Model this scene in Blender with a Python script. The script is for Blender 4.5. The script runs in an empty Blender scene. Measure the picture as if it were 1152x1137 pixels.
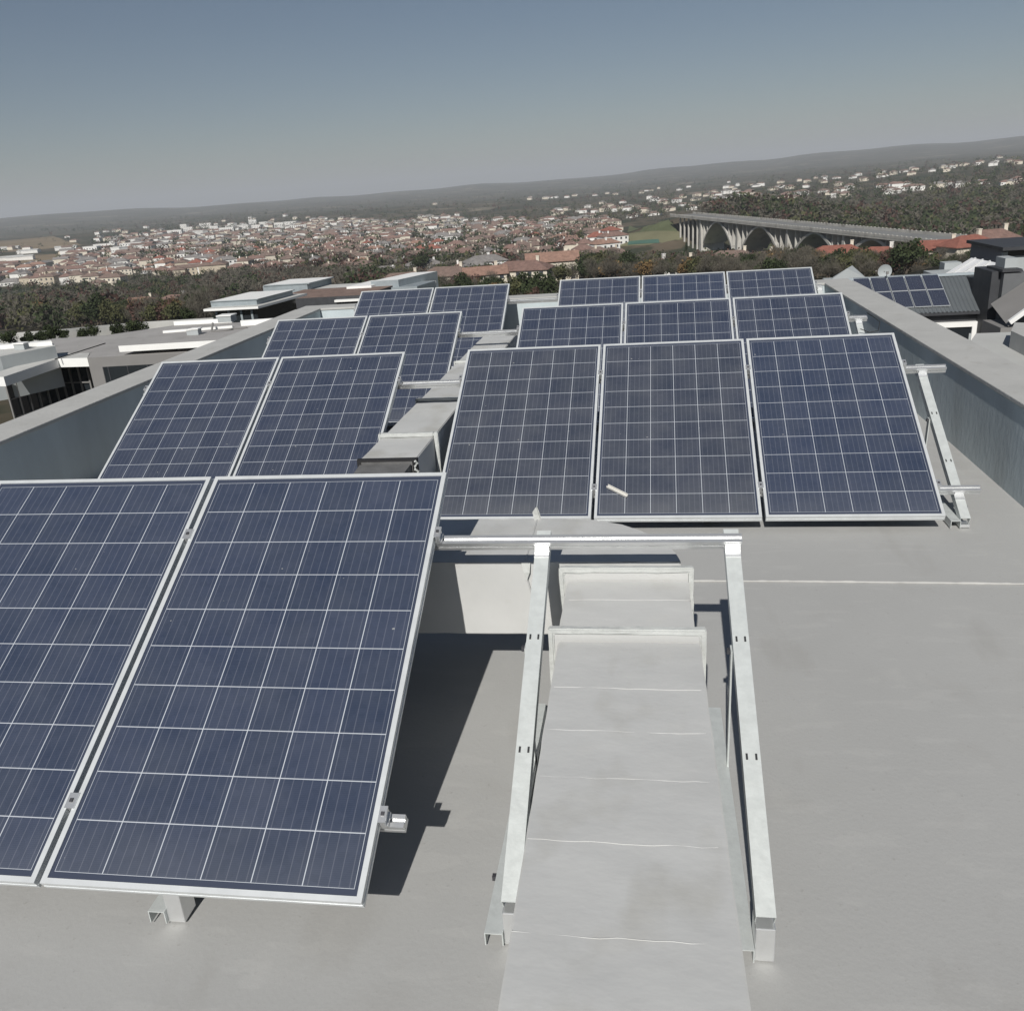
import bpy, bmesh, math, random
import numpy as np
from mathutils import Vector, Matrix

random.seed(7)
rng = np.random.default_rng(7)
SC = bpy.context.scene
COL = SC.collection
CAMZ = 2.05

# ------------------------------------------------------------------ camera
F_PX = 978.23
pitch, roll, yaw = math.radians(20.5106), math.radians(-4.0825), math.radians(-9.5806)
FW = Vector((math.sin(yaw) * math.cos(pitch), math.cos(yaw) * math.cos(pitch), -math.sin(pitch)))
R0 = Vector((math.cos(yaw), -math.sin(yaw), 0))
U0 = R0.cross(FW)
RT = R0 * math.cos(roll) + U0 * math.sin(roll)
UP = -R0 * math.sin(roll) + U0 * math.cos(roll)
cam_data = bpy.data.cameras.new("camera")
cam = bpy.data.objects.new("camera", cam_data)
COL.objects.link(cam)
cam.matrix_world = Matrix(((RT.x, UP.x, -FW.x, 0), (RT.y, UP.y, -FW.y, 0), (RT.z, UP.z, -FW.z, CAMZ), (0, 0, 0, 1)))
cam_data.sensor_width = 36
cam_data.sensor_fit = 'HORIZONTAL'
cam_data.lens = 36 * F_PX / 1152
cam_data.shift_y = 4.5 / 1152
cam_data.clip_start = 0.05
cam_data.clip_end = 60000
SC.camera = cam

# ------------------------------------------------------------------ sky, sun, exposure
SUNV = Vector((-0.10, -1.27, 1.0)).normalized()
w = bpy.data.worlds.new("World")
SC.world = w
w.use_nodes = True
nt = w.node_tree
nt.nodes.clear()
sky = nt.nodes.new('ShaderNodeTexSky')
sky.sky_type = 'NISHITA'
sky.sun_disc = False
sky.sun_elevation = math.asin(SUNV.z)
sky.sun_rotation = math.atan2(SUNV.x, SUNV.y)
sky.altitude = 1400
sky.air_density = 1.0
sky.dust_density = 1.6
sky.ozone_density = 1.0
bg = nt.nodes.new('ShaderNodeBackground')
bg.inputs['Strength'].default_value = 0.042
wo = nt.nodes.new('ShaderNodeOutputWorld')
nt.links.new(sky.outputs[0], bg.inputs[0])
nt.links.new(bg.outputs[0], wo.inputs[0])
sd = bpy.data.lights.new("sun", 'SUN')
sd.energy = 4.6
sd.angle = math.radians(0.5)
sd.color = (1.0, 0.965, 0.91)
sun = bpy.data.objects.new("sun", sd)
COL.objects.link(sun)
sun.rotation_euler = SUNV.to_track_quat('Z', 'Y').to_euler()
SC.view_settings.view_transform = 'Standard'
SC.view_settings.look = 'None'
SC.view_settings.exposure = 0.0
SC.view_settings.gamma = 1.0
SC.cycles.use_denoising = True
SC.cycles.max_bounces = 6
SC.cycles.transparent_max_bounces = 6
SC.cycles.use_adaptive_sampling = True

# ------------------------------------------------------------------ back-projection helpers
def ray(x, y):
    return FW + RT * ((x - 576) / F_PX) - UP * ((y - 573) / F_PX)
def onz(x, y, z):           # point of that sight line at world height z
    d = ray(x, y); t = (z - CAMZ) / d.z
    return Vector((d.x * t, d.y * t, z))
def ony(x, y, Y):
    d = ray(x, y); t = Y / d.y
    return Vector((d.x * t, Y, CAMZ + d.z * t))

# ------------------------------------------------------------------ materials
MATS = {}
def mat(name, col, rough=0.7, metal=0.0, spec=0.4, var=0.0, vscale=3.0, bump=0.0, bscale=40.0, col2=None, stretch=None, thresh=None, detail=5):
    m = bpy.data.materials.new(name); m.use_nodes = True
    n = m.node_tree.nodes; l = m.node_tree.links
    b = n['Principled BSDF']
    b.inputs['Roughness'].default_value = rough
    b.inputs['Metallic'].default_value = metal
    b.inputs['Specular IOR Level'].default_value = spec
    b.inputs['Base Color'].default_value = (*col, 1)
    tc = n.new('ShaderNodeTexCoord')
    mp = n.new('ShaderNodeMapping')
    l.new(tc.outputs['Object'], mp.inputs[0])
    if stretch: mp.inputs['Scale'].default_value = stretch
    if var > 0 or col2:
        nz = n.new('ShaderNodeTexNoise'); nz.inputs['Scale'].default_value = vscale
        nz.inputs['Detail'].default_value = detail; nz.inputs['Roughness'].default_value = 0.6
        l.new(mp.outputs[0], nz.inputs['Vector'])
        cr = n.new('ShaderNodeValToRGB')
        lo, hi = thresh or (0.35, 0.65)
        cr.color_ramp.elements[0].position = lo; cr.color_ramp.elements[1].position = hi
        if col2:
            cr.color_ramp.elements[0].color = (*col, 1); cr.color_ramp.elements[1].color = (*col2, 1)
        else:
            cr.color_ramp.elements[0].color = (*[c * (1 - var) for c in col], 1)
            cr.color_ramp.elements[1].color = (*[min(1, c * (1 + var)) for c in col], 1)
        l.new(nz.outputs[0], cr.inputs[0]); l.new(cr.outputs[0], b.inputs['Base Color'])
    if bump > 0:
        n2 = n.new('ShaderNodeTexNoise'); n2.inputs['Scale'].default_value = bscale
        n2.inputs['Detail'].default_value = 4
        l.new(mp.outputs[0], n2.inputs['Vector'])
        bp = n.new('ShaderNodeBump'); bp.inputs['Strength'].default_value = bump
        bp.inputs['Distance'].default_value = 0.02
        l.new(n2.outputs[0], bp.inputs['Height']); l.new(bp.outputs[0], b.inputs['Normal'])
    MATS[name] = m
    return m

def mix_layer(m, col, scale, lo, hi, amount=1.0, stretch=(1, 1, 1), detail=6, kind='noise', coord='Object'):
    """lay one more noise-masked colour (stain, dirt, streak) over a material"""
    n = m.node_tree.nodes; l = m.node_tree.links; b = n['Principled BSDF']
    tc = n.new('ShaderNodeTexCoord'); mp = n.new('ShaderNodeMapping'); mp.inputs['Scale'].default_value = stretch
    l.new(tc.outputs[coord], mp.inputs[0])
    if kind == 'noise':
        t = n.new('ShaderNodeTexNoise'); t.inputs['Scale'].default_value = scale; t.inputs['Detail'].default_value = detail
        out = t.outputs[0]
    else:
        t = n.new('ShaderNodeTexVoronoi'); t.feature = 'DISTANCE_TO_EDGE'; t.inputs['Scale'].default_value = scale
        out = t.outputs['Distance']
    l.new(mp.outputs[0], t.inputs['Vector'])
    mr = n.new('ShaderNodeMapRange'); mr.inputs['From Min'].default_value = lo; mr.inputs['From Max'].default_value = hi
    mr.inputs['To Max'].default_value = amount
    l.new(out, mr.inputs[0])
    mx = n.new('ShaderNodeMix'); mx.data_type = 'RGBA'
    l.new(mr.outputs[0], mx.inputs['Factor'])
    src = b.inputs['Base Color']
    if src.is_linked: l.new(src.links[0].from_socket, mx.inputs['A'])
    else: mx.inputs['A'].default_value = src.default_value
    mx.inputs['B'].default_value = (*col, 1)
    l.new(mx.outputs['Result'], src)

def g(v): return (v, v, v)

roof_m = mat('roof_screed', (0.395, 0.397, 0.388), 0.85, var=0.03, vscale=0.9, bump=0.05, bscale=60)
mix_layer(roof_m, (0.27, 0.255, 0.23), 2.2, 0.58, 0.80, 0.28)
mix_layer(roof_m, (0.46, 0.46, 0.44), 5.5, 0.60, 0.72, 0.3)
mix_layer(roof_m, (0.2, 0.19, 0.17), 60, 0.66, 0.78, 0.4)
mix_layer(roof_m, (0.47, 0.47, 0.455), 3.2, 0.57, 0.63, 0.22, (1, 3.5, 1), 9)
mix_layer(roof_m, (0.29, 0.28, 0.26), 1.1, 0.60, 0.66, 0.22, (2.2, .8, 1), 10)
mix_layer(roof_m, (0.33, 0.328, 0.315), 220, 0.5, 0.7, 0.25)
duct_m = mat('painted_membrane', (0.51, 0.515, 0.505), 0.62, var=0.05, vscale=2.5, bump=0.15, bscale=7, stretch=(1, 1.6, 1))
mix_layer(duct_m, (0.36, 0.35, 0.31), 3.0, 0.56, 0.74, 0.5, (1.5, 1.0, 3.0))
mix_layer(duct_m, (0.52, 0.52, 0.50), 9.0, 0.6, 0.72, 0.4)
flange_m = mat('flange_membrane', (0.50, 0.515, 0.50), 0.6, var=0.06, vscale=12, bump=0.5, bscale=16)
dgrey_m = mat('dark_grey_lid', (0.13, 0.13, 0.13), 0.6, var=0.15, vscale=8, bump=0.2)
tar_m = mat('bitumen_edge', (0.02, 0.02, 0.022), 0.7)
wall_m = mat('parapet_paint', (0.47, 0.53, 0.55), 0.8, var=0.09, vscale=1.5, bump=0.15, bscale=20, stretch=(1, 1, 0.5))
mix_layer(wall_m, (0.30, 0.31, 0.30), 2.2, 0.50, 0.76, 0.3, (1, 1, 0.2))
mix_layer(wall_m, (0.42, 0.47, 0.49), 3.0, 0.55, 0.7, 0.4, (1, 1, 0.12))
coping_m = mat('coping_concrete', (0.43, 0.43, 0.415), 0.85, var=0.05, vscale=3, bump=0.2, bscale=30)
mix_layer(coping_m, (0.30, 0.29, 0.26), 7, 0.6, 0.74, 0.35)
alu_m = mat('aluminium', (0.78, 0.79, 0.79), 0.33, metal=0.75, var=0.04, vscale=20)
frame_m = mat('anodised_frame', (0.72, 0.745, 0.75), 0.38, metal=0.35, var=0.05, vscale=15)
galv_m = mat('galvanised_steel', (0.58, 0.61, 0.60), 0.5, metal=0.25, var=0.06, vscale=25, bump=0.05, bscale=60)
bolt_m = mat('bolt_steel', (0.10, 0.10, 0.11), 0.5, metal=0.6)
slot_m = mat('slot_hole', (0.03, 0.032, 0.035), 0.8)
rubber_m = mat('black_cable', (0.02, 0.02, 0.02), 0.6)
plastic_m = mat('white_plastic', (0.62, 0.61, 0.57), 0.5, var=0.05)

def cell_material(name, base, base2, dust, line=0.0098, busamp=0.19, nx=6, ny=10):
    m = bpy.data.materials.new(name); m.use_nodes = True
    n = m.node_tree.nodes; l = m.node_tree.links; b = n['Principled BSDF']
    uv = n.new('ShaderNodeUVMap'); sep = n.new('ShaderNodeSeparateXYZ'); l.new(uv.outputs[0], sep.inputs[0])
    def M(op, a, bb=None, cc=None):
        k = n.new('ShaderNodeMath'); k.operation = op
        for i, v in enumerate((a, bb, cc)):
            if v is None: continue
            if isinstance(v, (int, float)): k.inputs[i].default_value = v
            else: l.new(v, k.inputs[i])
        return k.outputs[0]
    def lines(s, mult, width, off=0.0):
        fr = M('FRACT', M('MULTIPLY_ADD', s, mult, off))
        return M('GREATER_THAN', M('ABSOLUTE', M('SUBTRACT', fr, 0.5)), 0.5 - width)
    U, V = sep.outputs[0], sep.outputs[1]
    gl = M('MAXIMUM', lines(U, 1, line), lines(V, 1, line))
    bus = lines(U, 5, 0.05, 0.5)
    fine = lines(V, 26, 0.16)
    # per-cell tint
    fl = n.new('ShaderNodeCombineXYZ'); l.new(M('FLOOR', U), fl.inputs[0]); l.new(M('FLOOR', V), fl.inputs[1])
    oi = n.new('ShaderNodeObjectInfo'); l.new(oi.outputs['Random'], fl.inputs[2])
    wn = n.new('ShaderNodeTexWhiteNoise'); wn.noise_dimensions = '3D'; l.new(fl.outputs[0], wn.inputs[0])
    vo = n.new('ShaderNodeTexVoronoi'); vo.inputs['Scale'].default_value = 7.0
    tco = n.new('ShaderNodeVectorMath'); tco.operation = 'ADD'; l.new(uv.outputs[0], tco.inputs[0]); l.new(oi.outputs['Location'], tco.inputs[1])
    l.new(tco.outputs[0], vo.inputs['Vector'])
    sv = n.new('ShaderNodeSeparateXYZ'); l.new(vo.outputs['Color'], sv.inputs[0])
    f = M('ADD', M('MULTIPLY', wn.outputs['Value'], 0.62), M('MULTIPLY', sv.outputs[0], 0.38))
    mx = n.new('ShaderNodeMix'); mx.data_type = 'RGBA'; l.new(f, mx.inputs['Factor'])
    mx.inputs['A'].default_value = (*base, 1); mx.inputs['B'].default_value = (*base2, 1)
    # dust film
    nz = n.new('ShaderNodeTexNoise'); nz.inputs['Scale'].default_value = 0.9; nz.inputs['Detail'].default_value = 6
    l.new(tco.outputs[0], nz.inputs['Vector'])
    dd = n.new('ShaderNodeMapRange'); dd.inputs['From Min'].default_value = 0.3; dd.inputs['From Max'].default_value = 0.75
    dd.inputs['To Min'].default_value = dust * 0.4; dd.inputs['To Max'].default_value = dust * 1.5
    l.new(nz.outputs[0], dd.inputs[0])
    low = n.new('ShaderNodeMapRange'); low.inputs['From Min'].default_value = ny * 0.86; low.inputs['From Max'].default_value = ny
    low.inputs['To Max'].default_value = dust * 1.4
    l.new(V, low.inputs[0])
    dsum = M('ADD', dd.outputs[0], low.outputs[0])
    mb = n.new('ShaderNodeMix'); mb.data_type = 'RGBA'
    l.new(M('ADD', M('MULTIPLY', bus, busamp), M('MULTIPLY', fine, 0.03)), mb.inputs['Factor'])
    l.new(mx.outputs['Result'], mb.inputs['A']); mb.inputs['B'].default_value = (0.28, 0.29, 0.34, 1)
    md = n.new('ShaderNodeMix'); md.data_type = 'RGBA'; l.new(dsum, md.inputs['Factor'])
    l.new(mb.outputs['Result'], md.inputs['A']); md.inputs['B'].default_value = (0.31, 0.315, 0.31, 1)
    mg = n.new('ShaderNodeMix'); mg.data_type = 'RGBA'; l.new(gl, mg.inputs['Factor'])
    l.new(md.outputs['Result'], mg.inputs['A']); mg.inputs['B'].default_value = (0.50, 0.53, 0.57, 1)
    # bird lime specks
    n3 = n.new('ShaderNodeTexNoise'); n3.inputs['Scale'].default_value = 4.2; n3.inputs['Detail'].default_value = 2
    l.new(tco.outputs[0], n3.inputs['Vector'])
    sp = M('GREATER_THAN', n3.outputs[0], 0.775)
    ms = n.new('ShaderNodeMix'); ms.data_type = 'RGBA'; l.new(M('MULTIPLY', sp, 0.4), ms.inputs['Factor'])
    l.new(mg.outputs['Result'], ms.inputs['A']); ms.inputs['B'].default_value = (0.6, 0.6, 0.56, 1)
    l.new(ms.outputs['Result'], b.inputs['Base Color'])
    b.inputs['Roughness'].default_value = 0.34
    b.inputs['Specular IOR Level'].default_value = 0.45
    b.inputs['Coat Weight'].default_value = 0.7
    b.inputs['Coat Roughness'].default_value = 0.12
    MATS[name] = m
    return m
cell_blue = cell_material('cells_blue', (0.021, 0.033, 0.065), (0.037, 0.050, 0.090), 0.06)
cell_slate = cell_material('cells_slate', (0.021, 0.031, 0.060), (0.036, 0.047, 0.082), 0.07)
cell_dusty = cell_material('cells_dusty', (0.024, 0.033, 0.056), (0.039, 0.047, 0.073), 0.10)

# ------------------------------------------------------------------ mesh helpers
def link(o, parent=None):
    COL.objects.link(o)
    if parent: o.parent = parent
    return o
def tag(o, label=None, cat=None, group=None, kind=None):
    if label: o['label'] = label
    if cat: o['category'] = cat
    if group: o['group'] = group
    if kind: o['kind'] = kind
    return o
def empty(name, loc=(0, 0, 0), label=None, cat=None, group=None):
    o = bpy.data.objects.new(name, None); COL.objects.link(o); o.location = loc
    o.empty_display_size = 0.2
    return tag(o, label, cat, group)

class MB:
    def __init__(s): s.v = []; s.f = []; s.mi = []; s.uv = None
    def add(s, vs, fs, mi=0):
        k = len(s.v); s.v += [tuple(p) for p in vs]; s.f += [tuple(i + k for i in f) for f in fs]; s.mi += [mi] * len(fs)
    def box(s, a, b, mi=0, M=None):
        x0, y0, z0 = a; x1, y1, z1 = b
        vs = [(x0, y0, z0), (x1, y0, z0), (x1, y1, z0), (x0, y1, z0), (x0, y0, z1), (x1, y0, z1), (x1, y1, z1), (x0, y1, z1)]
        if M is not None: vs = [M @ Vector(p) for p in vs]
        s.add(vs, [(0, 3, 2, 1), (4, 5, 6, 7), (0, 1, 5, 4), (1, 2, 6, 5), (2, 3, 7, 6), (3, 0, 4, 7)], mi)
    def prism(s, pts, z0, z1, mi=0, mtop=None):
        """footprint pts counter-clockwise; z0,z1 numbers"""
        a = sum(pts[i][0] * pts[(i + 1) % len(pts)][1] - pts[(i + 1) % len(pts)][0] * pts[i][1] for i in range(len(pts)))
        if a < 0: pts = pts[::-1]
        n = len(pts)
        vs = [(p[0], p[1], z0) for p in pts] + [(p[0], p[1], z1) for p in pts]
        s.add(vs, [tuple(range(n))[::-1]] + [(i, (i + 1) % n, n + (i + 1) % n, n + i) for i in range(n)], mi)
        s.add([(p[0], p[1], z1) for p in pts], [tuple(range(n))], mi if mtop is None else mtop)
    def extrude(s, prof, p0, p1, up, mi=0):
        """closed 2D profile (side, up) swept from p0 to p1"""
        p0, p1, up = Vector(p0), Vector(p1), Vector(up)
        d = (p1 - p0).normalized(); sd_ = d.cross(up).normalized(); u = sd_.cross(d)
        n = len(prof)
        vs = [p0 + sd_ * a + u * b for a, b in prof] + [p1 + sd_ * a + u * b for a, b in prof]
        s.add(vs, [(i, n + i, n + (i + 1) % n, (i + 1) % n) for i in range(n)] + [tuple(range(n)), tuple(range(n, 2 * n))[::-1]], mi)
    def tube(s, pts, r, seg=6, mi=0):
        pts = [Vector(p) for p in pts]
        base = len(s.v); n = len(pts)
        for i, p in enumerate(pts):
            d = (pts[min(i + 1, n - 1)] - pts[max(i - 1, 0)]).normalized()
            a = d.cross(Vector((0, 0, 1)) if abs(d.z) < 0.9 else Vector((1, 0, 0))).normalized(); b = d.cross(a)
            rr = r[i] if isinstance(r, (list, tuple)) else r
            for k in range(seg):
                t = 2 * math.pi * k / seg
                s.v.append(tuple(p + a * (math.cos(t) * rr) + b * (math.sin(t) * rr)))
        for i in range(n - 1):
            for k in range(seg):
                s.f.append((base + i * seg + k, base + i * seg + (k + 1) % seg, base + (i + 1) * seg + (k + 1) % seg, base + (i + 1) * seg + k)); s.mi.append(mi)
        s.f.append(tuple(base + k for k in range(seg))[::-1]); s.mi.append(mi)
        s.f.append(tuple(base + (n - 1) * seg + k for k in range(seg))); s.mi.append(mi)
    def mesh(s, name, mats):
        me = bpy.data.meshes.new(name); me.from_pydata(s.v, [], s.f)
        for m in (mats if isinstance(mats, (list, tuple)) else [mats]): me.materials.append(m)
        me.polygons.foreach_set('material_index', s.mi)
        bm = bmesh.new(); bm.from_mesh(me); bmesh.ops.recalc_face_normals(bm, faces=bm.faces); bm.to_mesh(me); bm.free()
        me.update()
        return me
    def build(s, name, mats, parent=None, bevel=0, smooth=False, raw=False):
        if raw:
            me = bpy.data.meshes.new(name); me.from_pydata(s.v, [], s.f)
            for m in (mats if isinstance(mats, (list, tuple)) else [mats]): me.materials.append(m)
            me.polygons.foreach_set('material_index', s.mi)
        else: me = s.mesh(name, mats)
        if smooth: me.polygons.foreach_set('use_smooth', [True] * len(me.polygons))
        o = bpy.data.objects.new(name, me); link(o, parent)
        if bevel:
            md = o.modifiers.new('bevel', 'BEVEL'); md.width = bevel; md.segments = 2; md.limit_method = 'ANGLE'
        return o

# ================================================================== TERRAIN
ZD = [0, 40, 60, 100, 150, 200, 300, 400, 600, 900, 1300, 2000, 4000, 7000, 14000, 26000]
ZC = [-16, -16, -16.5, -18.5, -22, -25, -33, -40, -50, -55, -57, -58, -58, -56, -50, -40]
def pnoise(x, y):
    return (np.sin(x * 1.0 + 1.3 * np.sin(y * 0.7)) + np.sin(y * 1.3 + 1.7 * np.sin(x * 0.9 + 2)) + 0.5 * np.sin(2.3 * x + 1.9 * y + 1)) / 2.5
def H(x, y):
    d = np.hypot(x, y)
    z = np.interp(d, ZD, ZC) + CAMZ
    az = np.arctan2(x, np.maximum(y, 1e-3))
    z = z + pnoise(x / 90, y / 90) * np.clip((d - 80) / 400, 0, 1) * 2.2 + pnoise(x / 420 + 5, y / 420) * np.clip((d - 300) / 1500, 0, 1) * 6
    hill = np.clip((az + 0.05) / 0.5, 0, 1)                 # right-hand slope rising away from the valley
    z = z + hill * np.clip((d - 500) / 1600, 0, 1) * 34
    far = np.exp(-((d - 9000) / 2600.0) ** 2)
    z = z + far * (55 + 45 * pnoise(az * 9, az * 3 + 2) + 22 * pnoise(az * 31, 0.3) + 110 * np.clip(az + 0.15, 0, 0.7))
    z = z + 25 * np.exp(-(((x - 62) / 92.0) ** 2 + ((y - 668) / 50.0) ** 2))      # knoll where the bridge lands
    return z
def ground_hit(x, y):
    d = ray(x, y); d = d / math.hypot(d.x, d.y)
    t = np.concatenate([np.arange(30, 400, 2.0), np.arange(400, 6000, 8.0)])
    hz = H(d.x * t, d.y * t); rz = CAMZ + d.z * t
    k = np.nonzero(rz <= hz)[0]
    if len(k) == 0: return None
    t0 = t[k[0]]
    return Vector((d.x * t0, d.y * t0, float(H(d.x * t0, d.y * t0))))

terr_m = mat('valley_ground', (0.06, 0.055, 0.036), 0.95, spec=0.1, col2=(0.13, 0.105, 0.075), vscale=0.006, detail=8, thresh=(0.40, 0.62))
mix_layer(terr_m, (0.035, 0.045, 0.026), 0.013, 0.50, 0.58, 0.9)
mix_layer(terr_m, (0.30, 0.25, 0.19), 0.0035, 0.60, 0.66, 0.7)
mix_layer(terr_m, (0.03, 0.04, 0.025), 0.06, 0.52, 0.60, 0.7)
def terrain():
    ds = np.concatenate([[0.0], np.linspace(12, 400, 50), np.geomspace(410, 26000, 110)])
    na = 360
    az = np.linspace(-math.pi, math.pi, na, endpoint=False)
    D, A = np.meshgrid(ds, az, indexing='ij')
    X = D * np.sin(A); Y = D * np.cos(A)
    # behind the camera the ground is kept level and far beneath
    Z = H(X, np.abs(Y) * np.sign(np.cos(A) + 1e-9)) if False else H(X, Y)
    v = np.stack([X, Y, Z], -1).reshape(-1, 3)
    fs = []
    for i in range(len(ds) - 1):
        for k in range(na):
            a = i * na + k; b_ = i * na + (k + 1) % na
            if i == 0: fs.append((a, (i + 1) * na + k, (i + 1) * na + (k + 1) % na))
            else: fs.append((a, a + na, b_ + na, b_))
    me = bpy.data.meshes.new('ground'); me.from_pydata(v.tolist(), [], fs); me.materials.append(terr_m)
    me.validate(); me.polygons.foreach_set('use_smooth', [True] * len(me.polygons))
    bm = bmesh.new(); bm.from_mesh(me); bmesh.ops.recalc_face_normals(bm, faces=bm.faces)
    bm.to_mesh(me); bm.free()
    o = bpy.data.objects.new('ground', me); link(o); o['kind'] = 'structure'
    # make sure it faces up
    if me.polygons[500].normal.z < 0: me.flip_normals()
terrain()

# haze: the air between here and the far hills
def haze():
    b = MB(); b.box((-27000, -27000, -80), (27000, 27000, 330))
    m = bpy.data.materials.new('haze_air'); m.use_nodes = True
    n = m.node_tree.nodes; n.clear()
    o = n.new('ShaderNodeOutputMaterial'); v = n.new('ShaderNodeVolumePrincipled')
    v.inputs['Color'].default_value = (0.90, 0.945, 1.0, 1)
    v.inputs['Density'].default_value = 0.00012
    v.inputs['Anisotropy'].default_value = 0.0
    m.node_tree.links.new(v.outputs[0], o.inputs['Volume'])
    h = b.build('haze', m); h['kind'] = 'stuff'
haze()

# ================================================================== OUR BUILDING
XL, XR, YF, YB = -4.5, 2.25, 11.8, -7.0
PH, PT = 0.60, 0.35
body_m = mat('building_plaster', (0.42, 0.41, 0.385), 0.85, var=0.05, vscale=0.5, bump=0.1)
glass_dark = mat('dark_glass', (0.02, 0.024, 0.028), 0.12, spec=0.6)
bld = empty('apartment_building', (0, 0, -14), 'flat roofed building under the solar panels, grey screed roof inside low parapets', 'building')
def P(mb, name, m, parent, **k):
    o = mb.build(name, m, parent, **k)
    o.matrix_parent_inverse = Matrix.Translation(-Vector(parent.location)) if parent.type == 'EMPTY' and parent.parent is None else Matrix()
    return o
b = MB(); b.box((XL - PT, YB - PT, -15.5), (XR + PT, YF + PT, -0.25)); P(b, 'wall', body_m, bld)
b = MB()
nx, ny = 60, 120
xs = np.linspace(XL, XR, nx); ys = np.linspace(YB, YF, ny)
def roofz(x, y): return 0.004 * pnoise(x * 1.3, y * 1.1) - 0.004
vs = [(x, y, float(roofz(x, y)) if 0 < i < nx - 1 and 0 < j < ny - 1 else 0.0) for j, y in enumerate(ys) for i, x in enumerate(xs)]
b.add(vs, [(j * nx + i, j * nx + i + 1, (j + 1) * nx + i + 1, (j + 1) * nx + i) for j in range(ny - 1) for i in range(nx - 1)])
deck = P(b, 'roof_deck', roof_m, bld, smooth=True)
# raised lap seam of the roofing sheet
b = MB(); pts = []
for k in range(70):
    x = 0.2 + (XR - 0.2) * k / 69
    pts.append((x, 4.29 - 0.03 * (x - 0.2) / 2 + 0.006 * math.sin(x * 2.2) + random.uniform(-.0012, .0012), 0.001))
b.tube(pts, [0.0065 + random.uniform(-.002, .003) for _ in pts], 6)
seam = b.build('seam', coping_m, deck)
def parapet(a, c, inner):
    b = MB(); b.box((a[0], a[1], -0.25), (c[0], c[1], PH - 0.03)); o = P(b, 'parapet', wall_m, bld)
    b = MB()
    e = 0.012
    b.box((a[0] - e, a[1] - e, PH - 0.03), (c[0] + e, c[1] + e, PH)); b.build('coping', coping_m, o, bevel=0.006)
    return o
parapet((XR, YB, 0), (XR + PT, YF, 0), 0)
parapet((XL - PT, YB, 0), (XL, YF, 0), 0)
parapet((XL - PT + 0.02, YF + .014, 0), (XR + PT - .02, YF + PT, 0), 0)
parapet((XL - PT + .02, YB - PT, 0), (XR + PT - .02, YB - .014, 0), 0)

# ================================================================== SOLAR PANELS
W_, L_, G_ = 0.992, 1.65, 0.02
S_ = W_ + G_
TH = 0.04
def panel_frame_mesh():
    b = MB(); lip = 0.017
    b.box((0, -L_, -TH), (lip, 0, 0)); b.box((W_ - lip, -L_, -TH), (W_, 0, 0))
    b.box((lip, -lip, -TH), (W_ - lip, 0, 0)); b.box((lip, -L_, -TH), (W_ - lip, -L_ + lip, 0))
    # return flange under the frame and the fine groove line on the outer side
    b.box((lip, -L_ + lip, -TH), (lip + 0.02, -lip, -TH + 0.002)); b.box((W_ - lip - 0.02, -L_ + lip, -TH), (W_ - lip, -lip, -TH + 0.002))
    b.box((0.002, -L_ - 0.0015, -0.026), (W_ - 0.002, -L_, -0.022)); b.box((W_, -L_ + .002, -0.026), (W_ + .0015, -.002, -0.022))
    return b.mesh('panel_frame', frame_m)
def panel_sheet_mesh(name, m):
    lip = 0.017; mx, my = 0.012, 0.020
    zt = -0.004
    me = bpy.data.meshes.new(name)
    x0, x1, y0, y1 = lip + mx, W_ - lip - mx, -L_ + lip + my, -lip - my
    X0, X1, Y0, Y1 = lip, W_ - lip, -L_ + lip, -lip
    v = [(x0, y0, zt), (x1, y0, zt), (x1, y1, zt), (x0, y1, zt), (X0, Y0, zt), (X1, Y0, zt), (X1, Y1, zt), (X0, Y1, zt),
         (X0, Y0, zt - .006), (X1, Y0, zt - .006), (X1, Y1, zt - .006), (X0, Y1, zt - .006)]
    f = [(0, 1, 2, 3), (4, 5, 1, 0), (5, 6, 2, 1), (6, 7, 3, 2), (7, 4, 0, 3), (8, 11, 10, 9)]
    me.from_pydata(v, [], f); me.materials.append(m); me.materials.append(back_m)
    for i in (1, 2, 3, 4, 5): me.polygons[i].material_index = 1
    uvl = me.uv_layers.new(name='UVMap')
    uvs = {0: (0, 10), 1: (6, 10), 2: (6, 0), 3: (0, 0)}
    for p in me.polygons:
        for li in p.loop_indices:
            uvl.data[li].uv = uvs.get(me.loops[li].vertex_index, (0.5, 0.5))
    return me
back_m = mat('panel_backsheet', (0.045, 0.055, 0.085), 0.4)
PF = panel_frame_mesh()
SH = {k: panel_sheet_mesh('cell_sheet_' + k, m) for k, m in (('blue', cell_blue), ('slate', cell_slate), ('dusty', cell_dusty))}

ROWS = [  # origin top-left, tilt deg, yaw deg, panel count, first offset
    ((-1.795, 3.2423, 0.9839), 28.026, 0.0, (-1, 0)),
    ((-3.828, 6.4326, 0.9038), 28.026, 0.0, (0, 1)),
    ((-3.8832, 8.9257, 0.8535), 28.026, 0.0, (0, 1)),
    ((-3.7612, 11.484, 0.8328), 28.026, 0.0, (0, 1)),
    ((-1.3275, 6.4049, 0.9062), 28.808, -0.674, (0, 1, 2)),
    ((-1.2168, 8.6783, 0.8923), 28.808, -0.674, (0, 1, 2)),
    ((-1.0665, 11.156, 0.8774), 28.808, -0.674, (0, 1, 2))]
def row_matrix(r, u=0.0):
    o, t, a, _ = ROWS[r]
    t, a = math.radians(t), math.radians(a)
    ux = Vector((math.cos(a), math.sin(a), 0)); uy = Vector((-math.sin(a), math.cos(a), 0))
    up_ = uy * math.cos(t) + Vector((0, 0, math.sin(t)))
    n = ux.cross(up_)
    p = Vector(o) + ux * u
    return Matrix(((ux.x, up_.x, n.x, p.x), (ux.y, up_.y, n.y, p.y), (ux.z, up_.z, n.z, p.z), (0, 0, 0, 1)))
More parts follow.
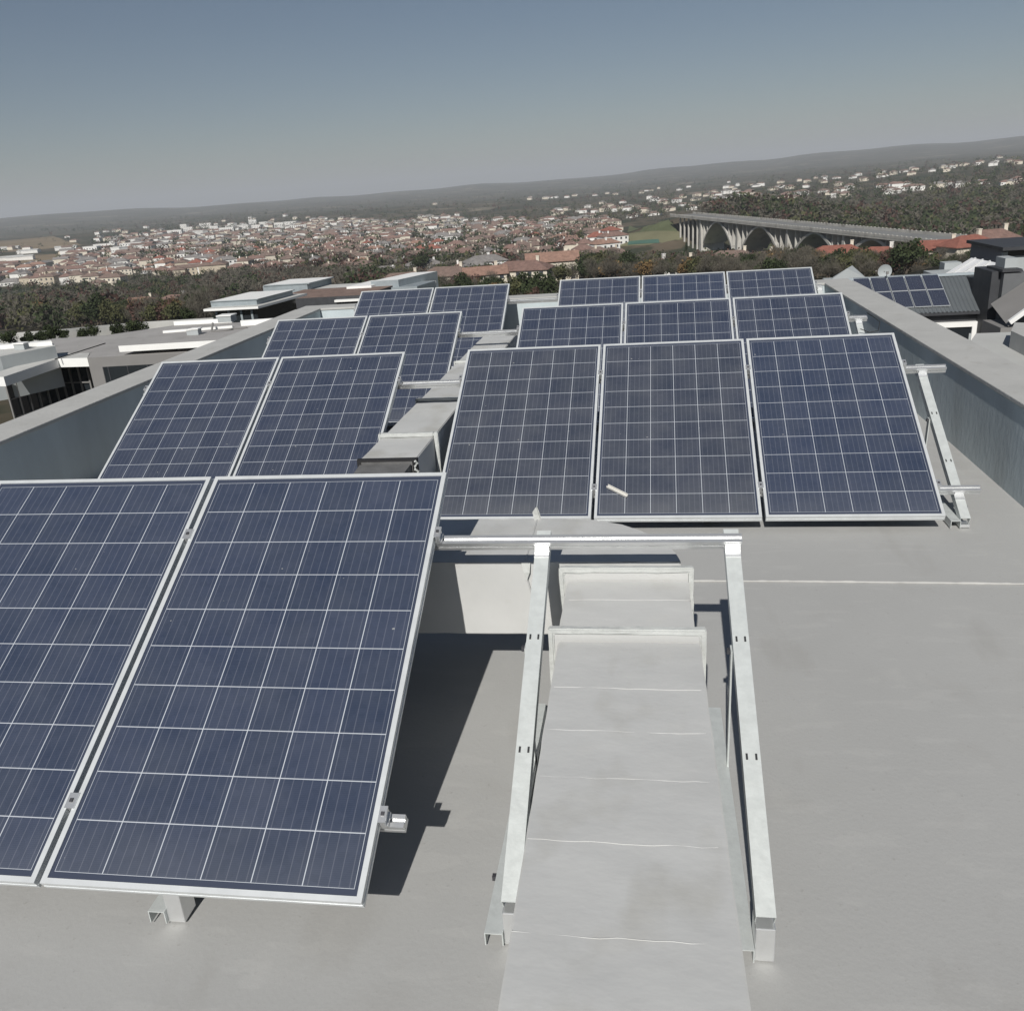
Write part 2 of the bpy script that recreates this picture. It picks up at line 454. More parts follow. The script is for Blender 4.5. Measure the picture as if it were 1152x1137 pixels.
LAB = {
    (0, -1): 'blue solar panel at the left edge of the photo, nearest row, cut by the frame',
    (0, 0): 'largest blue solar panel in the nearest row, beside the empty mounting rails',
    (1, 0): 'left solar panel of the second left row, beside the shaded left parapet',
    (1, 1): 'right solar panel of the second left row, above the duct lid',
    (2, 0): 'left solar panel of the third left row, corner reaching over the left coping',
    (2, 1): 'right solar panel of the third left row, its lower end behind the duct',
    (3, 0): 'left solar panel of the farthest left row, by the far parapet corner',
    (3, 1): 'right solar panel of the farthest left row, above the shaded far parapet',
    (4, 0): 'dusty left panel of the front right row, beside the grey duct',
    (4, 1): 'dusty middle panel of the front right row, with a white strip lying on it',
    (4, 2): 'right panel of the front right row, beside the bare end bracket',
    (5, 0): 'left panel of the middle right row',
    (5, 1): 'centre panel of the middle right row',
    (5, 2): 'right panel of the middle right row, near the right parapet',
    (6, 0): 'left panel of the farthest right row, below the dark bushy tree',
    (6, 1): 'centre panel of the farthest right row, deeper blue along its top',
    (6, 2): 'right panel of the farthest right row, by the right parapet corner'}
for r in range(7):
    side = 'left' if r < 4 else 'right'
    for c in ROWS[r][3]:
        kind = 'dusty' if (r, c) in ((4, 0), (4, 1)) else ('blue' if r in (0,) or (r, c) in ((6, 1), (4, 2)) else 'slate')
        root = bpy.data.objects.new('solar_panel', None); COL.objects.link(root); root.empty_display_size = 0.1
        root.matrix_world = row_matrix(r, c * S_) @ Matrix.Rotation(random.uniform(-.0012, .0012), 4, 'Z')
        tag(root, LAB[(r, c)], 'solar panel', 'solar panels on the grey roof, %s array' % side)
        link(bpy.data.objects.new('frame', PF), root)
        link(bpy.data.objects.new('cell_sheet', SH[kind]), root)

# --- mounting frames
RAILP = [(-.020, -.020), (.020, -.020), (.020, -.006), (.012, -.006), (.012, .002), (.020, .002), (.020, .020), (.006, .020), (.006, .010), (-.006, .010), (-.006, .020), (-.020, .020), (-.020, .002), (-.012, .002), (-.012, -.006), (-.020, -.006)]
CHAN = [(-.027, 0), (-.027, -.045), (-.024, -.045), (-.024, -.003), (.024, -.003), (.024, -.045), (.027, -.045), (.027, 0)]
V1, V2 = 0.315, 1.40
def mount(r, u0, u1, beams, label, low=None):
    Mx = row_matrix(r)
    root = bpy.data.objects.new('panel_mounting_frame', None); COL.objects.link(root); root.empty_display_size = 0.1
    o = Mx.translation
    root.location = (o.x, o.y, 0)
    tag(root, label, 'mounting frame', 'aluminium mounting frames under the solar panels')
    inv = Matrix.Translation(-Vector(root.location))
    T = lambda u, v, n: inv @ (Mx @ Vector((u, -v, n)))
    nrm = (Mx.to_3x3() @ Vector((0, 0, 1)))
    n0 = -TH - 0.022
    for v, x1 in ((V1, u1), (V2, low if low else u1 - (.03 if r > 3 else 0))):
        b = MB(); b.extrude(RAILP, T(u0, v, n0), T(x1, v, n0), nrm); b.build('rail', alu_m, root)
    nb = n0 - 0.022
    for u in beams:
        vend = 1.60 if (r == 0 or u > 3) else 1.48
        b = MB(); b.extrude(CHAN, T(u, 0.24, nb), T(u, vend, nb), nrm); bm_ = b.build('beam', galv_m, root)
        for v in (0.72, 1.14):
            for du in (-0.014, 0.014):
                q = Mx.to_3x3()
                c = T(u + du, v, nb + 0.0015)
                MM = Matrix.Translation(c) @ q.to_4x4()
                sb = MB(); sb.box((-.0032, -.010, -.001), (.0032, .010, .001), M=MM); sb.build('slot', slot_m, bm_)
        # rail-to-beam bracket
        for v in ((V1, V2) if not (low and u > low) else (V1,)):
            b = MB(); MM = Matrix.Translation(T(u, v, nb)) @ Mx.to_3x3().to_4x4()
            b.box((-.028, -.058, .0006), (.028, -.022, .004), M=MM); b.box((-.028, -.0245, .004), (.028, -.0212, .034), M=MM)
            b.build('bracket', alu_m, root, bevel=0.001)
        # base beam on the roof and the upright strut
        pt_, pb = T(u, 0.75, nb - .02), T(u, vend - .02, nb)
        by0 = pb.y - 0.03; by1 = T(u, 0.30, 0).y + 0.05
        b = MB(); b.extrude(CHAN, (pb.x - .055, by0, .05), (pb.x - .055, by1, .05), (0, 0, 1)); b.build('base_beam', galv_m, root)
        b = MB(); b.extrude([(-.02, -.003), (.02, -.003), (.02, .003), (-.02, .003)], (pt_.x - .031, pt_.y + .01, pt_.z), (pt_.x - .031, pt_.y + 0.05, .012), (1, 0, 0)); b.build('strut', galv_m, root)
        for q in (Vector((pt_.x - .04, pt_.y + .01, pt_.z - .01)), Vector((pt_.x - .04, pt_.y + .05, .03)), Vector((pb.x - .09, pb.y + .2, .035))):
            bb = MB(); bb.box((q.x - .006, q.y - .008, q.z - .008), (q.x + .012, q.y + .008, q.z + .008)); bb.build('bolt', bolt_m, root)
        # foot block at the low end
        b = MB(); b.box((pb.x - .027, pb.y - .02, .002), (pb.x + .027, pb.y + .05, max(pb.z - .05, .02))); b.build('foot', alu_m, root, bevel=.003)
    # clamps
    cols = ROWS[r][3]
    edges = [(cols[0] * S_ - .012, 1)] + [(c * S_ - G_ / 2, 0) for c in cols[1:]] + [(cols[-1] * S_ + W_ + .012, 2)]
    for u, k in edges:
        for v in (V1, V2):
            MM = Matrix.Translation(T(u, v, 0)) @ Mx.to_3x3().to_4x4()
            b = MB()
            hw = .016 if k == 0 else .012
            b.box((-hw, -.025, .0005), (hw, .025, .005), M=MM)
            b.box((-.007, -.025, -.040), (.007, .025, .0005), M=MM)
            if k: b.box((-.012, -.022, -.040), (.012, .022, -.030), M=MM)
            c_ = b.build('clamp', alu_m, root)
            b = MB(); b.box((-.005, -.006, .005), (.005, .006, .010), M=MM); b.build('bolt', bolt_m, c_)
    return root
mount(0, -1.03, 2.125, (-0.75, 0.35, 1.395, 2.093), 'nearest mounting frame with two bare beams standing empty over the duct', 1.06)
mount(1, -0.05, 2.47, (0.3, 1.6), 'mounting frame of the second left row, rail end bare above the duct')
mount(2, -0.05, 2.60, (0.3, 1.6), 'mounting frame of the third left row, bare rail crossing towards the right array')
mount(3, -0.05, 2.66, (0.3, 1.6), 'mounting frame of the farthest left row, bare rail over the far parapet')
mount(4, -0.03, 3.30, (0.4, 1.75, 3.155), 'mounting frame of the front right row with an open triangular end bracket')
mount(5, -0.03, 3.20, (0.4, 1.75, 3.13), 'mounting frame of the middle right row, short bare end by the right parapet')
mount(6, -0.03, 3.10, (0.4, 1.75, 3.08), 'mounting frame of the farthest right row, end stub by the parapet corner')

# white strip lying on the middle dusty panel
Mx = row_matrix(4, S_)
b = MB(); MM = Mx @ Matrix.Translation((0.135, -1.44, 0.006)) @ Matrix.Rotation(math.radians(-34), 4, 'Z')
b.box((-0.075, -.011, -.004), (.075, .011, .002), M=MM); b.box((-0.075, -.011, .002), (.075, -.006, .012), M=MM); b.box((-0.075, .006, .002), (.075, .011, .012), M=MM)
o = b.build('plastic_strip', plastic_m, bevel=.001); tag(o, 'short white plastic channel strip lying askew on a dusty solar panel', 'plastic strip')
# curly cable off the middle right row
b = MB(); p = [ony(975, 352, 8.37), ony(982, 356, 8.3), ony(990, 362, 8.25), ony(988, 372, 8.2), ony(978, 374, 8.2), ony(968, 370, 8.2)]
b.tube(p, .004, 6); o = b.build('cable', rubber_m); tag(o, 'thin dark cable curling from the middle right rail end', 'cable')

# ================================================================== AIR DUCTS
def bend(pts, n=4):
    return pts
def wrinkle(o, amp=.004, cuts=14, sc=9.0):
    """subdivide a membrane-covered box and let its skin sag and wrinkle a few millimetres"""
    me = o.data; bm = bmesh.new(); bm.from_mesh(me)
    bmesh.ops.bevel(bm, geom=[e for e in bm.edges if len(e.link_faces) == 2 and e.calc_face_angle(0) > .5], offset=.005, segments=2, affect='EDGES')
    for it in range(5):
        long_ = [e for e in bm.edges if e.calc_length() > .07]
        if not long_: break
        bmesh.ops.subdivide_edges(bm, edges=long_, cuts=1, use_grid_fill=True)
    bmesh.ops.triangulate(bm, faces=[f for f in bm.faces if len(f.verts) > 4])
    bm.normal_update()
    for v in bm.verts:
        x, y, z = v.co * sc
        q = math.sin(x * 1.7 + 2 * math.sin(y * .9 + z)) * math.sin(y * 2.1 + 1.3 * math.sin(z * 1.7 + x)) + .5 * math.sin(4.1 * x + 3.3 * y - 2.7 * z)
        v.co += v.normal * (q * amp)
    bm.to_mesh(me); bm.free(); me.polygons.foreach_set('use_smooth', [True] * len(me.polygons)); me.set_sharp_from_angle(angle=math.radians(17))
def kb(b, k=.9444):
    b.v = [(x * k, y * k, CAMZ - (CAMZ - z) * k if z > .05 else z) for x, y, z in b.v]; return b
d1 = empty('air_duct', (-.1, 3.16, 0), 'front white painted duct elbow with a collared branch under the empty beams', 'air duct', 'painted ducts on the roof')
ZA, ZT = .193, .54
b = MB()
fp = [(-2.05, 3.345), (.125, 3.345), (.108, 3.44), (.078, 3.52), (.036, 3.593), (-.04, 3.69), (-.124, 3.765), (-.252, 3.825), (-.38, 3.845), (-.55, 3.85), (-2.05, 3.86)]
b.prism(fp, ZA, ZT); o = P(kb(b), 'duct_body', duct_m, d1); wrinkle(o, .0016)
for x in (-1.9, -.30):          # legs of the duct
    b = MB(); b.box((x - .02, 3.70, 0.0), (x + .02, 3.74, ZA + .004)); P(kb(b), 'leg', galv_m, d1)
def hull(b, y0, y1, xa0, xb0, z0, xa1, xb1, z1, zl=0.0):
    v = [(xa0, y0, zl), (xb0, y0, zl), (xb1, y1, zl), (xa1, y1, zl), (xa0, y0, z0), (xb0, y0, z0), (xb1, y1, z1), (xa1, y1, z1)]
    b.add(v, [(0, 3, 2, 1), (4, 5, 6, 7), (0, 1, 5, 4), (1, 2, 6, 5), (2, 3, 7, 6), (3, 0, 4, 7)])
b = MB(); hull(b, 2.88, 3.30, -.345, .165, .452, -.345, .155, .475, .2); o = P(kb(b), 'branch_duct', duct_m, d1); wrinkle(o, .0012)
b = MB(); hull(b, .95, 2.83, -.322, .197, .44, -.340, .176, .452, .2); o = P(kb(b), 'branch_duct', duct_m, d1); wrinkle(o, .0014)
for y, xa, xb, z in ((3.315, -.378, .178, .533), (2.853, -.378, .199, .498)):
    b = MB()
    v = []
    h2 = .016
    out = [(xa, ZA), (xb, ZA), (xb, z), (xa, z)]; inn = [(xa + .022, ZA + .03), (xb - .022, ZA + .03), (xb - .022, z - .024), (xa + .022, z - .024)]
    v = [(x_, y - h2, z_) for x_, z_ in out] + [(x_, y - h2, z_) for x_, z_ in inn] + [(x_, y + h2, z_) for x_, z_ in out] + [(x_, y + h2, z_) for x_, z_ in inn]
    f = []
    for i in range(4):
        k = (i + 1) % 4
        f += [(i, k, 4 + k, 4 + i), (8 + i, 12 + i, 12 + k, 8 + k), (i, 8 + i, 8 + k, k), (4 + i, 4 + k, 12 + k, 12 + i)]
    b.add(v, f); o = P(kb(b), 'flange', flange_m, d1); wrinkle(o, .0028, sc=26)
    b = MB(); b.box((xa + .023, y - .010, ZA + .031), (xb - .023, y + .012, z - .025)); P(kb(b), 'collar_web', duct_m, d1)
# lap seams across the branch
for y, zz in ((3.14, .468), (2.52, .4515), (2.28, .4495), (2.055, .448), (1.80, .4465), (1.5, .4445)):
    xa = -.335; xb = .172
    b = MB(); b.tube([(xa + .01 + (xb - xa - .02) * i / 12, y + random.uniform(-.003, .003), zz - .001) for i in range(13)], .0012, 5); P(kb(b), 'lap_seam', duct_m, d1)
# loose flap of membrane on the joint and the joint itself
b = MB()
v = [(-.545, 3.84, .54), (-.515, 3.84, .54), (-.52, 3.83, .575), (-.53, 3.825, .61), (-.55, 3.835, .58)]
b.add(v, [(0, 1, 2, 3, 4)]); b.add([(x + .004, y + .006, z) for x, y, z in v], [(4, 3, 2, 1, 0)]); P(kb(b), 'membrane_flap', flange_m, d1)
b = MB(); b.tube([(-.53, 3.84, .541), (-.528, 3.75, .5415), (-.527, 3.56, .5415), (-.525, 3.37, .541), (-.522, 3.338, .53), (-.518, 3.335, .46), (-.505, 3.338, .40)], .0035, 5)
P(kb(b), 'joint_seam', duct_m, d1)
b = MB(); b.add([(-.54, 3.336, .545), (-.50, 3.336, .545), (-.505, 3.325, .50), (-.52, 3.328, .46), (-.532, 3.33, .50)], [(0, 1, 2, 3, 4)]); P(kb(b), 'membrane_flap', flange_m, d1)

d2 = empty('air_duct', (-1.58, 5.0, 0), 'rear grey duct with raised collars running back between the two panel arrays', 'air duct', 'painted ducts on the roof')
b = MB(); b.box((-1.765, 4.95, ZA), (-1.405, 9.75, .515)); o = P(b, 'duct_body', duct_m, d2); wrinkle(o, .0018)
for y, e, z in ((5.43, .018, .545), (6.43, .016, .54), (7.9, .016, .54)):
    b = MB(); h2 = .02
    b.box((-1.765 - e, y - h2, ZA - .01), (-1.767, y + h2, z)); b.box((-1.403, y - h2, ZA - .01), (-1.403 + e + .01, y + h2, z)); b.box((-1.767, y - h2, .517), (-1.403, y + h2, z))
    o = P(b, 'flange', flange_m, d2); wrinkle(o, .0022, sc=24)
b = MB(); b.box((-1.78, 7.03, .517), (-1.40, 7.05, .528)); P(b, 'joint_strip', dgrey_m, d2)
b = MB(); hull(b, 4.50, 4.90, -1.755, -1.46, .455, -1.755, -1.43, .495, .44); P(b, 'duct_lid', dgrey_m, d2)
b = MB(); b.box((-1.775, 4.915, .36), (-1.75, 4.948, .522)); b.box((-1.42, 4.915, .25), (-1.395, 4.948, .522)); b.box((-1.75, 4.915, .508), (-1.42, 4.948, .522)); o = P(b, 'lid_rim', tar_m, d2)
b = MB(); b.box((-1.755, 4.918, .2), (-1.425, 4.93, .507)); P(b, 'end_cap', dgrey_m, d2)
b = MB(); pts = []
for k in range(16): pts.append((-1.40 + .010 * math.sin(k * 1.9), 4.90 - .008 * math.cos(k * 2.3), .515 - k * .018))
b.tube(pts, .008, 6); P(b, 'torn_membrane', flange_m, d2)
for y in (5.2, 6.6, 8.0, 9.4):
    b = MB(); b.box((-1.74, y - .02, 0), (-1.70, y + .02, ZA + .004)); P(b, 'leg', galv_m, d2)
    b = MB(); b.box((-1.46, y - .02, 0), (-1.42, y + .02, ZA + .004)); P(b, 'leg', galv_m, d2)

# ================================================================== NEIGHBOURS ON THE LEFT (about 50 m off, 6 m lower)
nroof_m = mat('neighbour_roof_grey', (0.33, 0.32, 0.31), 0.85, var=0.09, vscale=0.35, bump=.1, bscale=2)
mix_layer(nroof_m, (.2, .19, .18), 1.3, .6, .75, .5)
npale_m = mat('pale_roof', (0.50, 0.50, 0.48), 0.8, var=0.1, vscale=.4)
fascia_m = mat('white_fascia', (0.80, 0.80, 0.78), 0.6, var=.03, vscale=1)
ngrey_m = mat('grey_render', (0.20, 0.195, 0.19), 0.85, var=.06, vscale=.6, bump=.1, bscale=6)
nlgrey_m = mat('pale_grey_render', (0.37, 0.395, 0.40), 0.8, var=.06, vscale=.6)
zinc_m = mat('zinc_cladding', (0.30, 0.34, 0.36), 0.5, metal=.2, var=.08, vscale=1.5)
ndark_m = mat('charcoal_cladding', (0.045, 0.047, 0.052), 0.6, var=.15, vscale=2)
rust_m = mat('brown_roof_strip', (0.20, 0.14, 0.115), 0.8, var=.2, vscale=1.2)

def slab(parent, name, pts_img, zc, th, m, mtop=None, grow=0.0, z0=None):
    z = zc + CAMZ
    pts = [onz(x, y, z) for x, y in pts_img]
    b = MB(); b.prism([(p.x, p.y) for p in pts], z - th if z0 is None else z0, z, 0, None if mtop is None else 1)
    return P(b, name, [m, mtop or m], parent)
nb1 = empty('office_building', onz(150, 400, -14), 'low grey flat roofed building left of the parapet, dark glazing under white fascias', 'building')
Z0 = -8.4
nbA = slab(nb1, 'wall', [(98, 402.5), (250, 394), (345, 388), (330, 360), (196, 366), (120, 377)], Z0, 6, ngrey_m, nroof_m)
# wide dark openings in the grey wall
pA, pB = onz(98, 402.5, Z0 + CAMZ), onz(250, 394, Z0 + CAMZ)
ex = (pB - pA); ex.z = 0; LA = ex.length; ex.normalize(); en = Vector((ex.y, -ex.x, 0))
def on_wall(mb, o_, e_, n_, a0, a1, z0, z1, dep0, dep1, mi=0):
    vs = []
    for d in (dep0, dep1):
        for a, z in ((a0, z0), (a1, z0), (a1, z1), (a0, z1)):
            q = o_ + e_ * a + n_ * d; vs.append((q.x, q.y, o_.z + z))
    mb.add(vs, [(0, 1, 2, 3), (7, 6, 5, 4), (0, 4, 5, 1), (1, 5, 6, 2), (2, 6, 7, 3), (3, 7, 4, 0)], mi)
for a0, a1 in ((.85, 5.6),):
    b = MB(); on_wall(b, pA, ex, en, a0, a1, -3.3, -.62, -.02, .02)
    wn_ = P(b, 'window', glass_dark, nb1)
    b = MB()
    for a in (a0 + .02, a0 + .35, a0 + 1.6, a0 + 2.9): on_wall(b, pA, ex, en, a, a + .05, -3.3, -.62, .02, .05)
    b.build('window_frame', ndark_m, wn_)
slab(nb1, 'roof_slab', [(133, 389.2), (269, 381.3), (315, 363), (190, 370)], Z0 + .62, .38, fascia_m, nroof_m)
slab(nb1, 'roof_slab', [(140, 389.5), (262, 382.5), (305, 365), (196, 371)], Z0 + .24, .235, ndark_m)  # charcoal infill: shade of the gap under the overhang, put into colour
b = MB()
p0, p1 = onz(184, 374.5, Z0 + CAMZ + .62), onz(262, 368.5, Z0 + CAMZ + .62)
b.extrude([(-.12, 0), (.12, 0), (.12, .14), (-.12, .14)], p0, p1, (0, 0, 1)); P(b, 'upstand', fascia_m, nb1)
b = MB(); p0, p1 = onz(197, 366, Z0 + CAMZ + .02), onz(262, 362.5, Z0 + CAMZ + .02)
b.extrude([(-.15, 0), (.15, 0), (.15, .3), (-.15, .3)], p0, p1, (0, 0, 1)); P(b, 'upstand', fascia_m, nb1)
b = MB(); p0, p1 = onz(272, 366.5, Z0 + CAMZ + .62), onz(316, 363.5, Z0 + CAMZ + .62)
b.extrude([(-.15, 0), (.15, 0), (.15, .35), (-.15, .35)], p0, p1, (0, 0, 1)); P(b, 'upstand', fascia_m, nb1)
# roof outlets / small plant
def plant(x, y, zc, w_, d_, h_, label):
    p = onz(x, y, zc + CAMZ); r = empty('roof_vent', p, label, 'roof vent', 'small vents on the neighbouring roofs')
    b = MB(); b.box((-w_ / 2, -d_ / 2, 0), (w_ / 2, d_ / 2, h_)); b.build('casing', nlgrey_m, r, bevel=.02)
    b = MB(); b.box((-w_ / 2 - .06, -d_ / 2 - .06, h_), (w_ / 2 + .06, d_ / 2 + .06, h_ + .08)); b.build('cap', fascia_m, r, bevel=.02)
plant(256, 361.5, Z0 + .62, 1.0, .9, .4, 'pale box vent on the grey roof near the pavilion')
plant(221, 376.5, Z0 + .62, .55, .5, .35, 'small white vent alone in the middle of the grey roof slab')
plant(214, 377, Z0 + .62, .3, .3, .3, 'tiny white vent just left of the small white vent')
b = MB(); p = onz(250, 371.5, Z0 + .63 + CAMZ); pts = [(p.x + .7 * math.cos(t) , p.y + .5 * math.sin(t), p.z + .03) for t in np.linspace(3.3, 6.6, 12)]
b.tube([(pts[0][0] - .1, pts[0][1] + .5, pts[0][2] + .4)] + pts + [(pts[-1][0] + .9, pts[-1][1] + .3, p.z + .03)], .07, 6)
o = b.build('drain_pipe', ngrey_m); tag(o, 'curved grey pipe lying on the neighbouring grey roof', 'pipe')
b = MB(); p0, p1 = onz(62, 404, Z0 + CAMZ + .03), onz(122, 385, Z0 + CAMZ + .03)
pts = [p0.lerp(p1, t) + Vector((0, .5 * math.sin(t * 4), 0)) for t in np.linspace(0, 1, 14)]
b.tube(pts, .035, 5); o = b.build('roof_cable', rubber_m); tag(o, 'dark cable wandering over the pale roof at left', 'cable')
# left wing with canopy and glazing
wing = empty('glazed_wing', onz(40, 430, -14), 'glazed dark wing with a folded white canopy edge, far left beyond the parapet', 'building')
Z1 = -8.7
slab(wing, 'roof', [(62, 404), (98, 402.5), (122, 377), (60, 381), (-40, 402), (-60, 422)], Z1 + .05, .5, npale_m, nroof_m)
slab(wing, 'canopy', [(65, 403.5), (98, 402.5), (101, 397), (60, 398), (-4, 419), (-9, 424), (4, 424)], Z1 + .25, .55, fascia_m, npale_m)
z = Z1 + CAMZ - .35
pts = [onz(66, 409, z), onz(97, 408, z), onz(106, 396, z), onz(60, 399, z), onz(0, 418, z), onz(4, 427, z)]
b = MB(); b.prism([(p.x, p.y) for p in pts], z - 5, z); P(b, 'glass_wall', glass_dark, wing)
b = MB()
for (x0, y0), (x1, y1), n_ in (((4, 427), (66, 409), 6), ((66, 409), (97, 408), 3)):
    a, c = onz(x0, y0, z), onz(x1, y1, z)
    for i in range(n_ + 1):
        q = a.lerp(c, i / n_) + (c - a).cross(Vector((0, 0, 1))).normalized() * .05
        b.box((q.x - .05, q.y - .05, z - 3.6), (q.x + .05, q.y + .05, z - .02))
    b.extrude([(0, 0), (.06, 0), (.06, .08), (0, .08)], a + Vector((0, -.06, -1.3)), c + Vector((0, -.06, -1.3)), (0, 0, 1))
    b.extrude([(0, 0), (.06, 0), (.06, .08), (0, .08)], a + Vector((0, -.06, -2.4)), c + Vector((0, -.06, -2.4)), (0, 0, 1))
P(b, 'mullion', ngrey_m, wing)
fw = empty('flat_roof_block', onz(20, 400, -14), 'pale flat roofed block with upstand walls at the far left edge', 'building')
slab(fw, 'roof', [(-60, 410), (0, 401), (62, 389), (58, 384), (0, 389), (-60, 396)], Z1 + 1.0, 2.6, nlgrey_m, npale_m)
slab(fw, 'upstand', [(-60, 397), (0, 388.5), (58, 384), (57, 382.5), (0, 387), (-60, 395)], Z1 + 1.25, .4, fascia_m)
plant(25, 393, Z1 + 1.0, .7, .5, .35, 'pair like brown vent on the pale block at the left edge')

# pavilions
def pavilion(name, label, base_pts, zb, top_pts, zt, th, eave_pts, strip=None):
    r = empty(name, onz(*base_pts[0], -16), label, 'building')
    return r
pv = empty('roof_pavilion', onz(270, 350, -14), 'small pavilion with grey clerestory box over dark glass and white eaves', 'building')
def dslab(parent, name, x0, x1, y_near, D, depth, ztop, zbot, m, mtop=None, rot=0.0):
    """box facing us: near face between image columns x0..x1 at distance Y=D"""
    a = ony(x0, y_near, D); c = ony(x1, y_near, D)
    b = MB(); s = rot * depth
    b.prism([(a.x, D), (c.x, D + (c.x - a.x) * 0.0), (c.x + s, D + depth), (a.x + s, D + depth)], zbot, ztop, 0, None if mtop is None else 1)
    return P(b, name, [m, mtop or m], parent)
D = 78
zt = lambda x, y, D_: ony(x, y, D_).z
dslab(pv, 'glass_wall', 243, 289, 350, D, 7, zt(265, 347.5, D), zt(265, 347.5, D) - 4, glass_dark, rot=.15)
dslab(pv, 'eaves', 229, 291, 350, D - .8, 9, zt(265, 346, D - .8), zt(265, 348.6, D - .8), fascia_m, npale_m, rot=.15)
dslab(pv, 'clerestory', 237, 289, 341, D + .5, 6.5, zt(265, 338.5, D + .5), zt(265, 346, D + .5), zinc_m, rot=.15)
dslab(pv, 'roof', 236, 290, 338, D + .4, 6.7, zt(265, 337.6, D + .4), zt(265, 338.5, D + .4), zinc_m, fascia_m, rot=.15)
b = MB()
for x in (244, 258, 272, 284):
    q = ony(x, 355, D - .05); b.box((q.x - .1, D - .1, q.z - 3), (q.x + .1, D - .02, zt(265, 348.6, D)))
P(b, 'mullion', zinc_m, pv)
D = 92
pv2 = empty('long_flat_building', onz(370, 335, -14), 'long low building with zinc box, brown roof strip and white edges behind the pavilion', 'building')
dslab(pv2, 'wall', 300, 412, 340, D, 9, zt(350, 335, D), zt(350, 335, D) - 5, ndark_m, rust_m, rot=.1)
dslab(pv2, 'zinc_box', 297, 347, 331, D + 9.5, 6, zt(320, 321, D + 9.5), zt(320, 335, D + 9.5), zinc_m, rot=.15)
dslab(pv2, 'roof', 296, 348, 320, D + 9.4, 6.2, zt(320, 319.8, D + 9.4), zt(320, 321, D + 9.4), zinc_m, fascia_m, rot=.15)
dslab(pv2, 'zinc_wall', 347.5, 405, 331, D + 9.7, 5, zt(370, 325, D + 9.7), zt(370, 338, D + 9.7), zinc_m, npale_m, rot=.1)
dslab(pv2, 'fascia', 376, 415, 338, D - .5, 4, zt(395, 336.8, D - .5), zt(395, 339.2, D - .5), fascia_m, rot=.1)
dslab(pv2, 'fascia', 309, 330, 332, D + 8, .8, zt(320, 330.2, D + 8), zt(320, 331.8, D + 8), fascia_m)
D = 100
pv3 = empty('zinc_box_building', onz(440, 325, -14), 'zinc sided box with white roof edge behind the farthest left panels', 'building')
dslab(pv3, 'wall', 418, 449, 325, D, 8, zt(432, 315.6, D), zt(432, 315.6, D) - 7, zinc_m, fascia_m, rot=.35)
dslab(pv3, 'fascia', 390, 418, 325, D - 1, 6, zt(404, 322, D - 1), zt(404, 324.5, D - 1), fascia_m, rot=.2)
dslab(pv3, 'wing_wall', 391, 470, 330, D - .5, 5, zt(404, 325, D), zt(404, 325, D) - 5, zinc_m, rot=.2)
dslab(pv3, 'fascia', 458, 476, 322, D + 2, 3, zt(466, 320, D + 2), zt(466, 322.4, D + 2), fascia_m, rot=.3)

# boundary wall beyond the left buildings
pw_ = [(-40, 378, 84), (60, 371.5, 88), (110, 366.5, 92), (165, 362, 96), (240, 357.5, 99)]
pa = [ony(x, y, Y) for x, y, Y in pw_]
bw = empty('garden_wall', (pa[1].x, pa[1].y, -17), 'long pale garden wall behind the hedge on the left', 'wall')
for i in range(4):
    b = MB(); b.extrude([(-.12, -2.4), (.12, -2.4), (.12, 0), (-.12, 0)], pa[i], pa[i + 1], (0, 0, 1)); P(b, 'wall_panel', npale_m, bw)
# ================================================================== NEIGHBOURS ON THE RIGHT
corr_m = mat('corrugated_steel', (0.15, 0.165, 0.175), 0.45, metal=.3, var=.08, vscale=.6)
whiteroof_m = mat('white_metal_roof', (0.85, 0.85, 0.84), 0.35, metal=.1, var=.02, vscale=1)
Yh = 47.0
rh = empty('metal_roofed_house', ony(1060, 400, Yh) * 1.0, 'charcoal house with corrugated grey roof carrying a block of solar panels', 'house')
pE = ony(1110, 349.5, Yh); ze = pE.z
pitch_ = math.radians(27)
def roof_pt(x, y):          # sight line meets the pitched roof plane
    d = ray(x, y); o_ = Vector((0, 0, CAMZ)); n_ = Vector((0, -math.sin(pitch_), math.cos(pitch_)))
    t = (Vector((0, Yh, ze)) - o_).dot(n_) / d.dot(n_)
    return o_ + d * t
ridgeR = roof_pt(1095, 308.5); ridgeY, ridgeZ = ridgeR.y, ridgeR.z
xL = roof_pt(930, 318).x - 8; xR = pE.x
b = MB()      # corrugated sheet: real ribs
n_rib = int((xR - xL) / .2)
vs = []
for i in range(n_rib + 1):
    x = xL + (xR - xL) * i / n_rib
    for k, (dx, dz) in enumerate(((0, 0), (.09, 0), (.11, .035), (.17, .035))):
        vs.append((x + dx, Yh, ze + dz)); vs.append((x + dx - .012 * 0, ridgeY, ridgeZ + dz))
m_ = len(vs) // 2
b.add(vs, [(2 * i, 2 * i + 2, 2 * i + 3, 2 * i + 1) for i in range(m_ - 1)])
P(b, 'roof', corr_m, rh)
b = MB(); b.add([(xL, ridgeY, ridgeZ), (xR + .15, ridgeY, ridgeZ), (xR + .15, ridgeY + (ridgeY - Yh), ze), (xL, ridgeY + (ridgeY - Yh), ze)], [(0, 1, 2, 3)]); P(b, 'rear_roof', corr_m, rh)
b = MB(); b.extrude([(-.15, -.03), (.15, -.03), (.05, .09), (-.05, .09)], (xL, ridgeY, ridgeZ + .02), (xR + .15, ridgeY, ridgeZ + .02), (0, 0, 1)); P(b, 'ridge_cap', zinc_m, rh)
b = MB(); b.extrude([(-.02, -.14), (.12, -.14), (.12, 0), (-.02, 0)], (xR + .15, Yh - .02, ze), (xL, Yh - .02, ze), (0, 0, 1)); P(b, 'gutter', ndark_m, rh)
b = MB()
yb_ = ridgeY + (ridgeY - Yh) - .3
b.box((xL + .3, Yh + .35, ze - 7), (xR - .1, yb_, ze - .1)); 
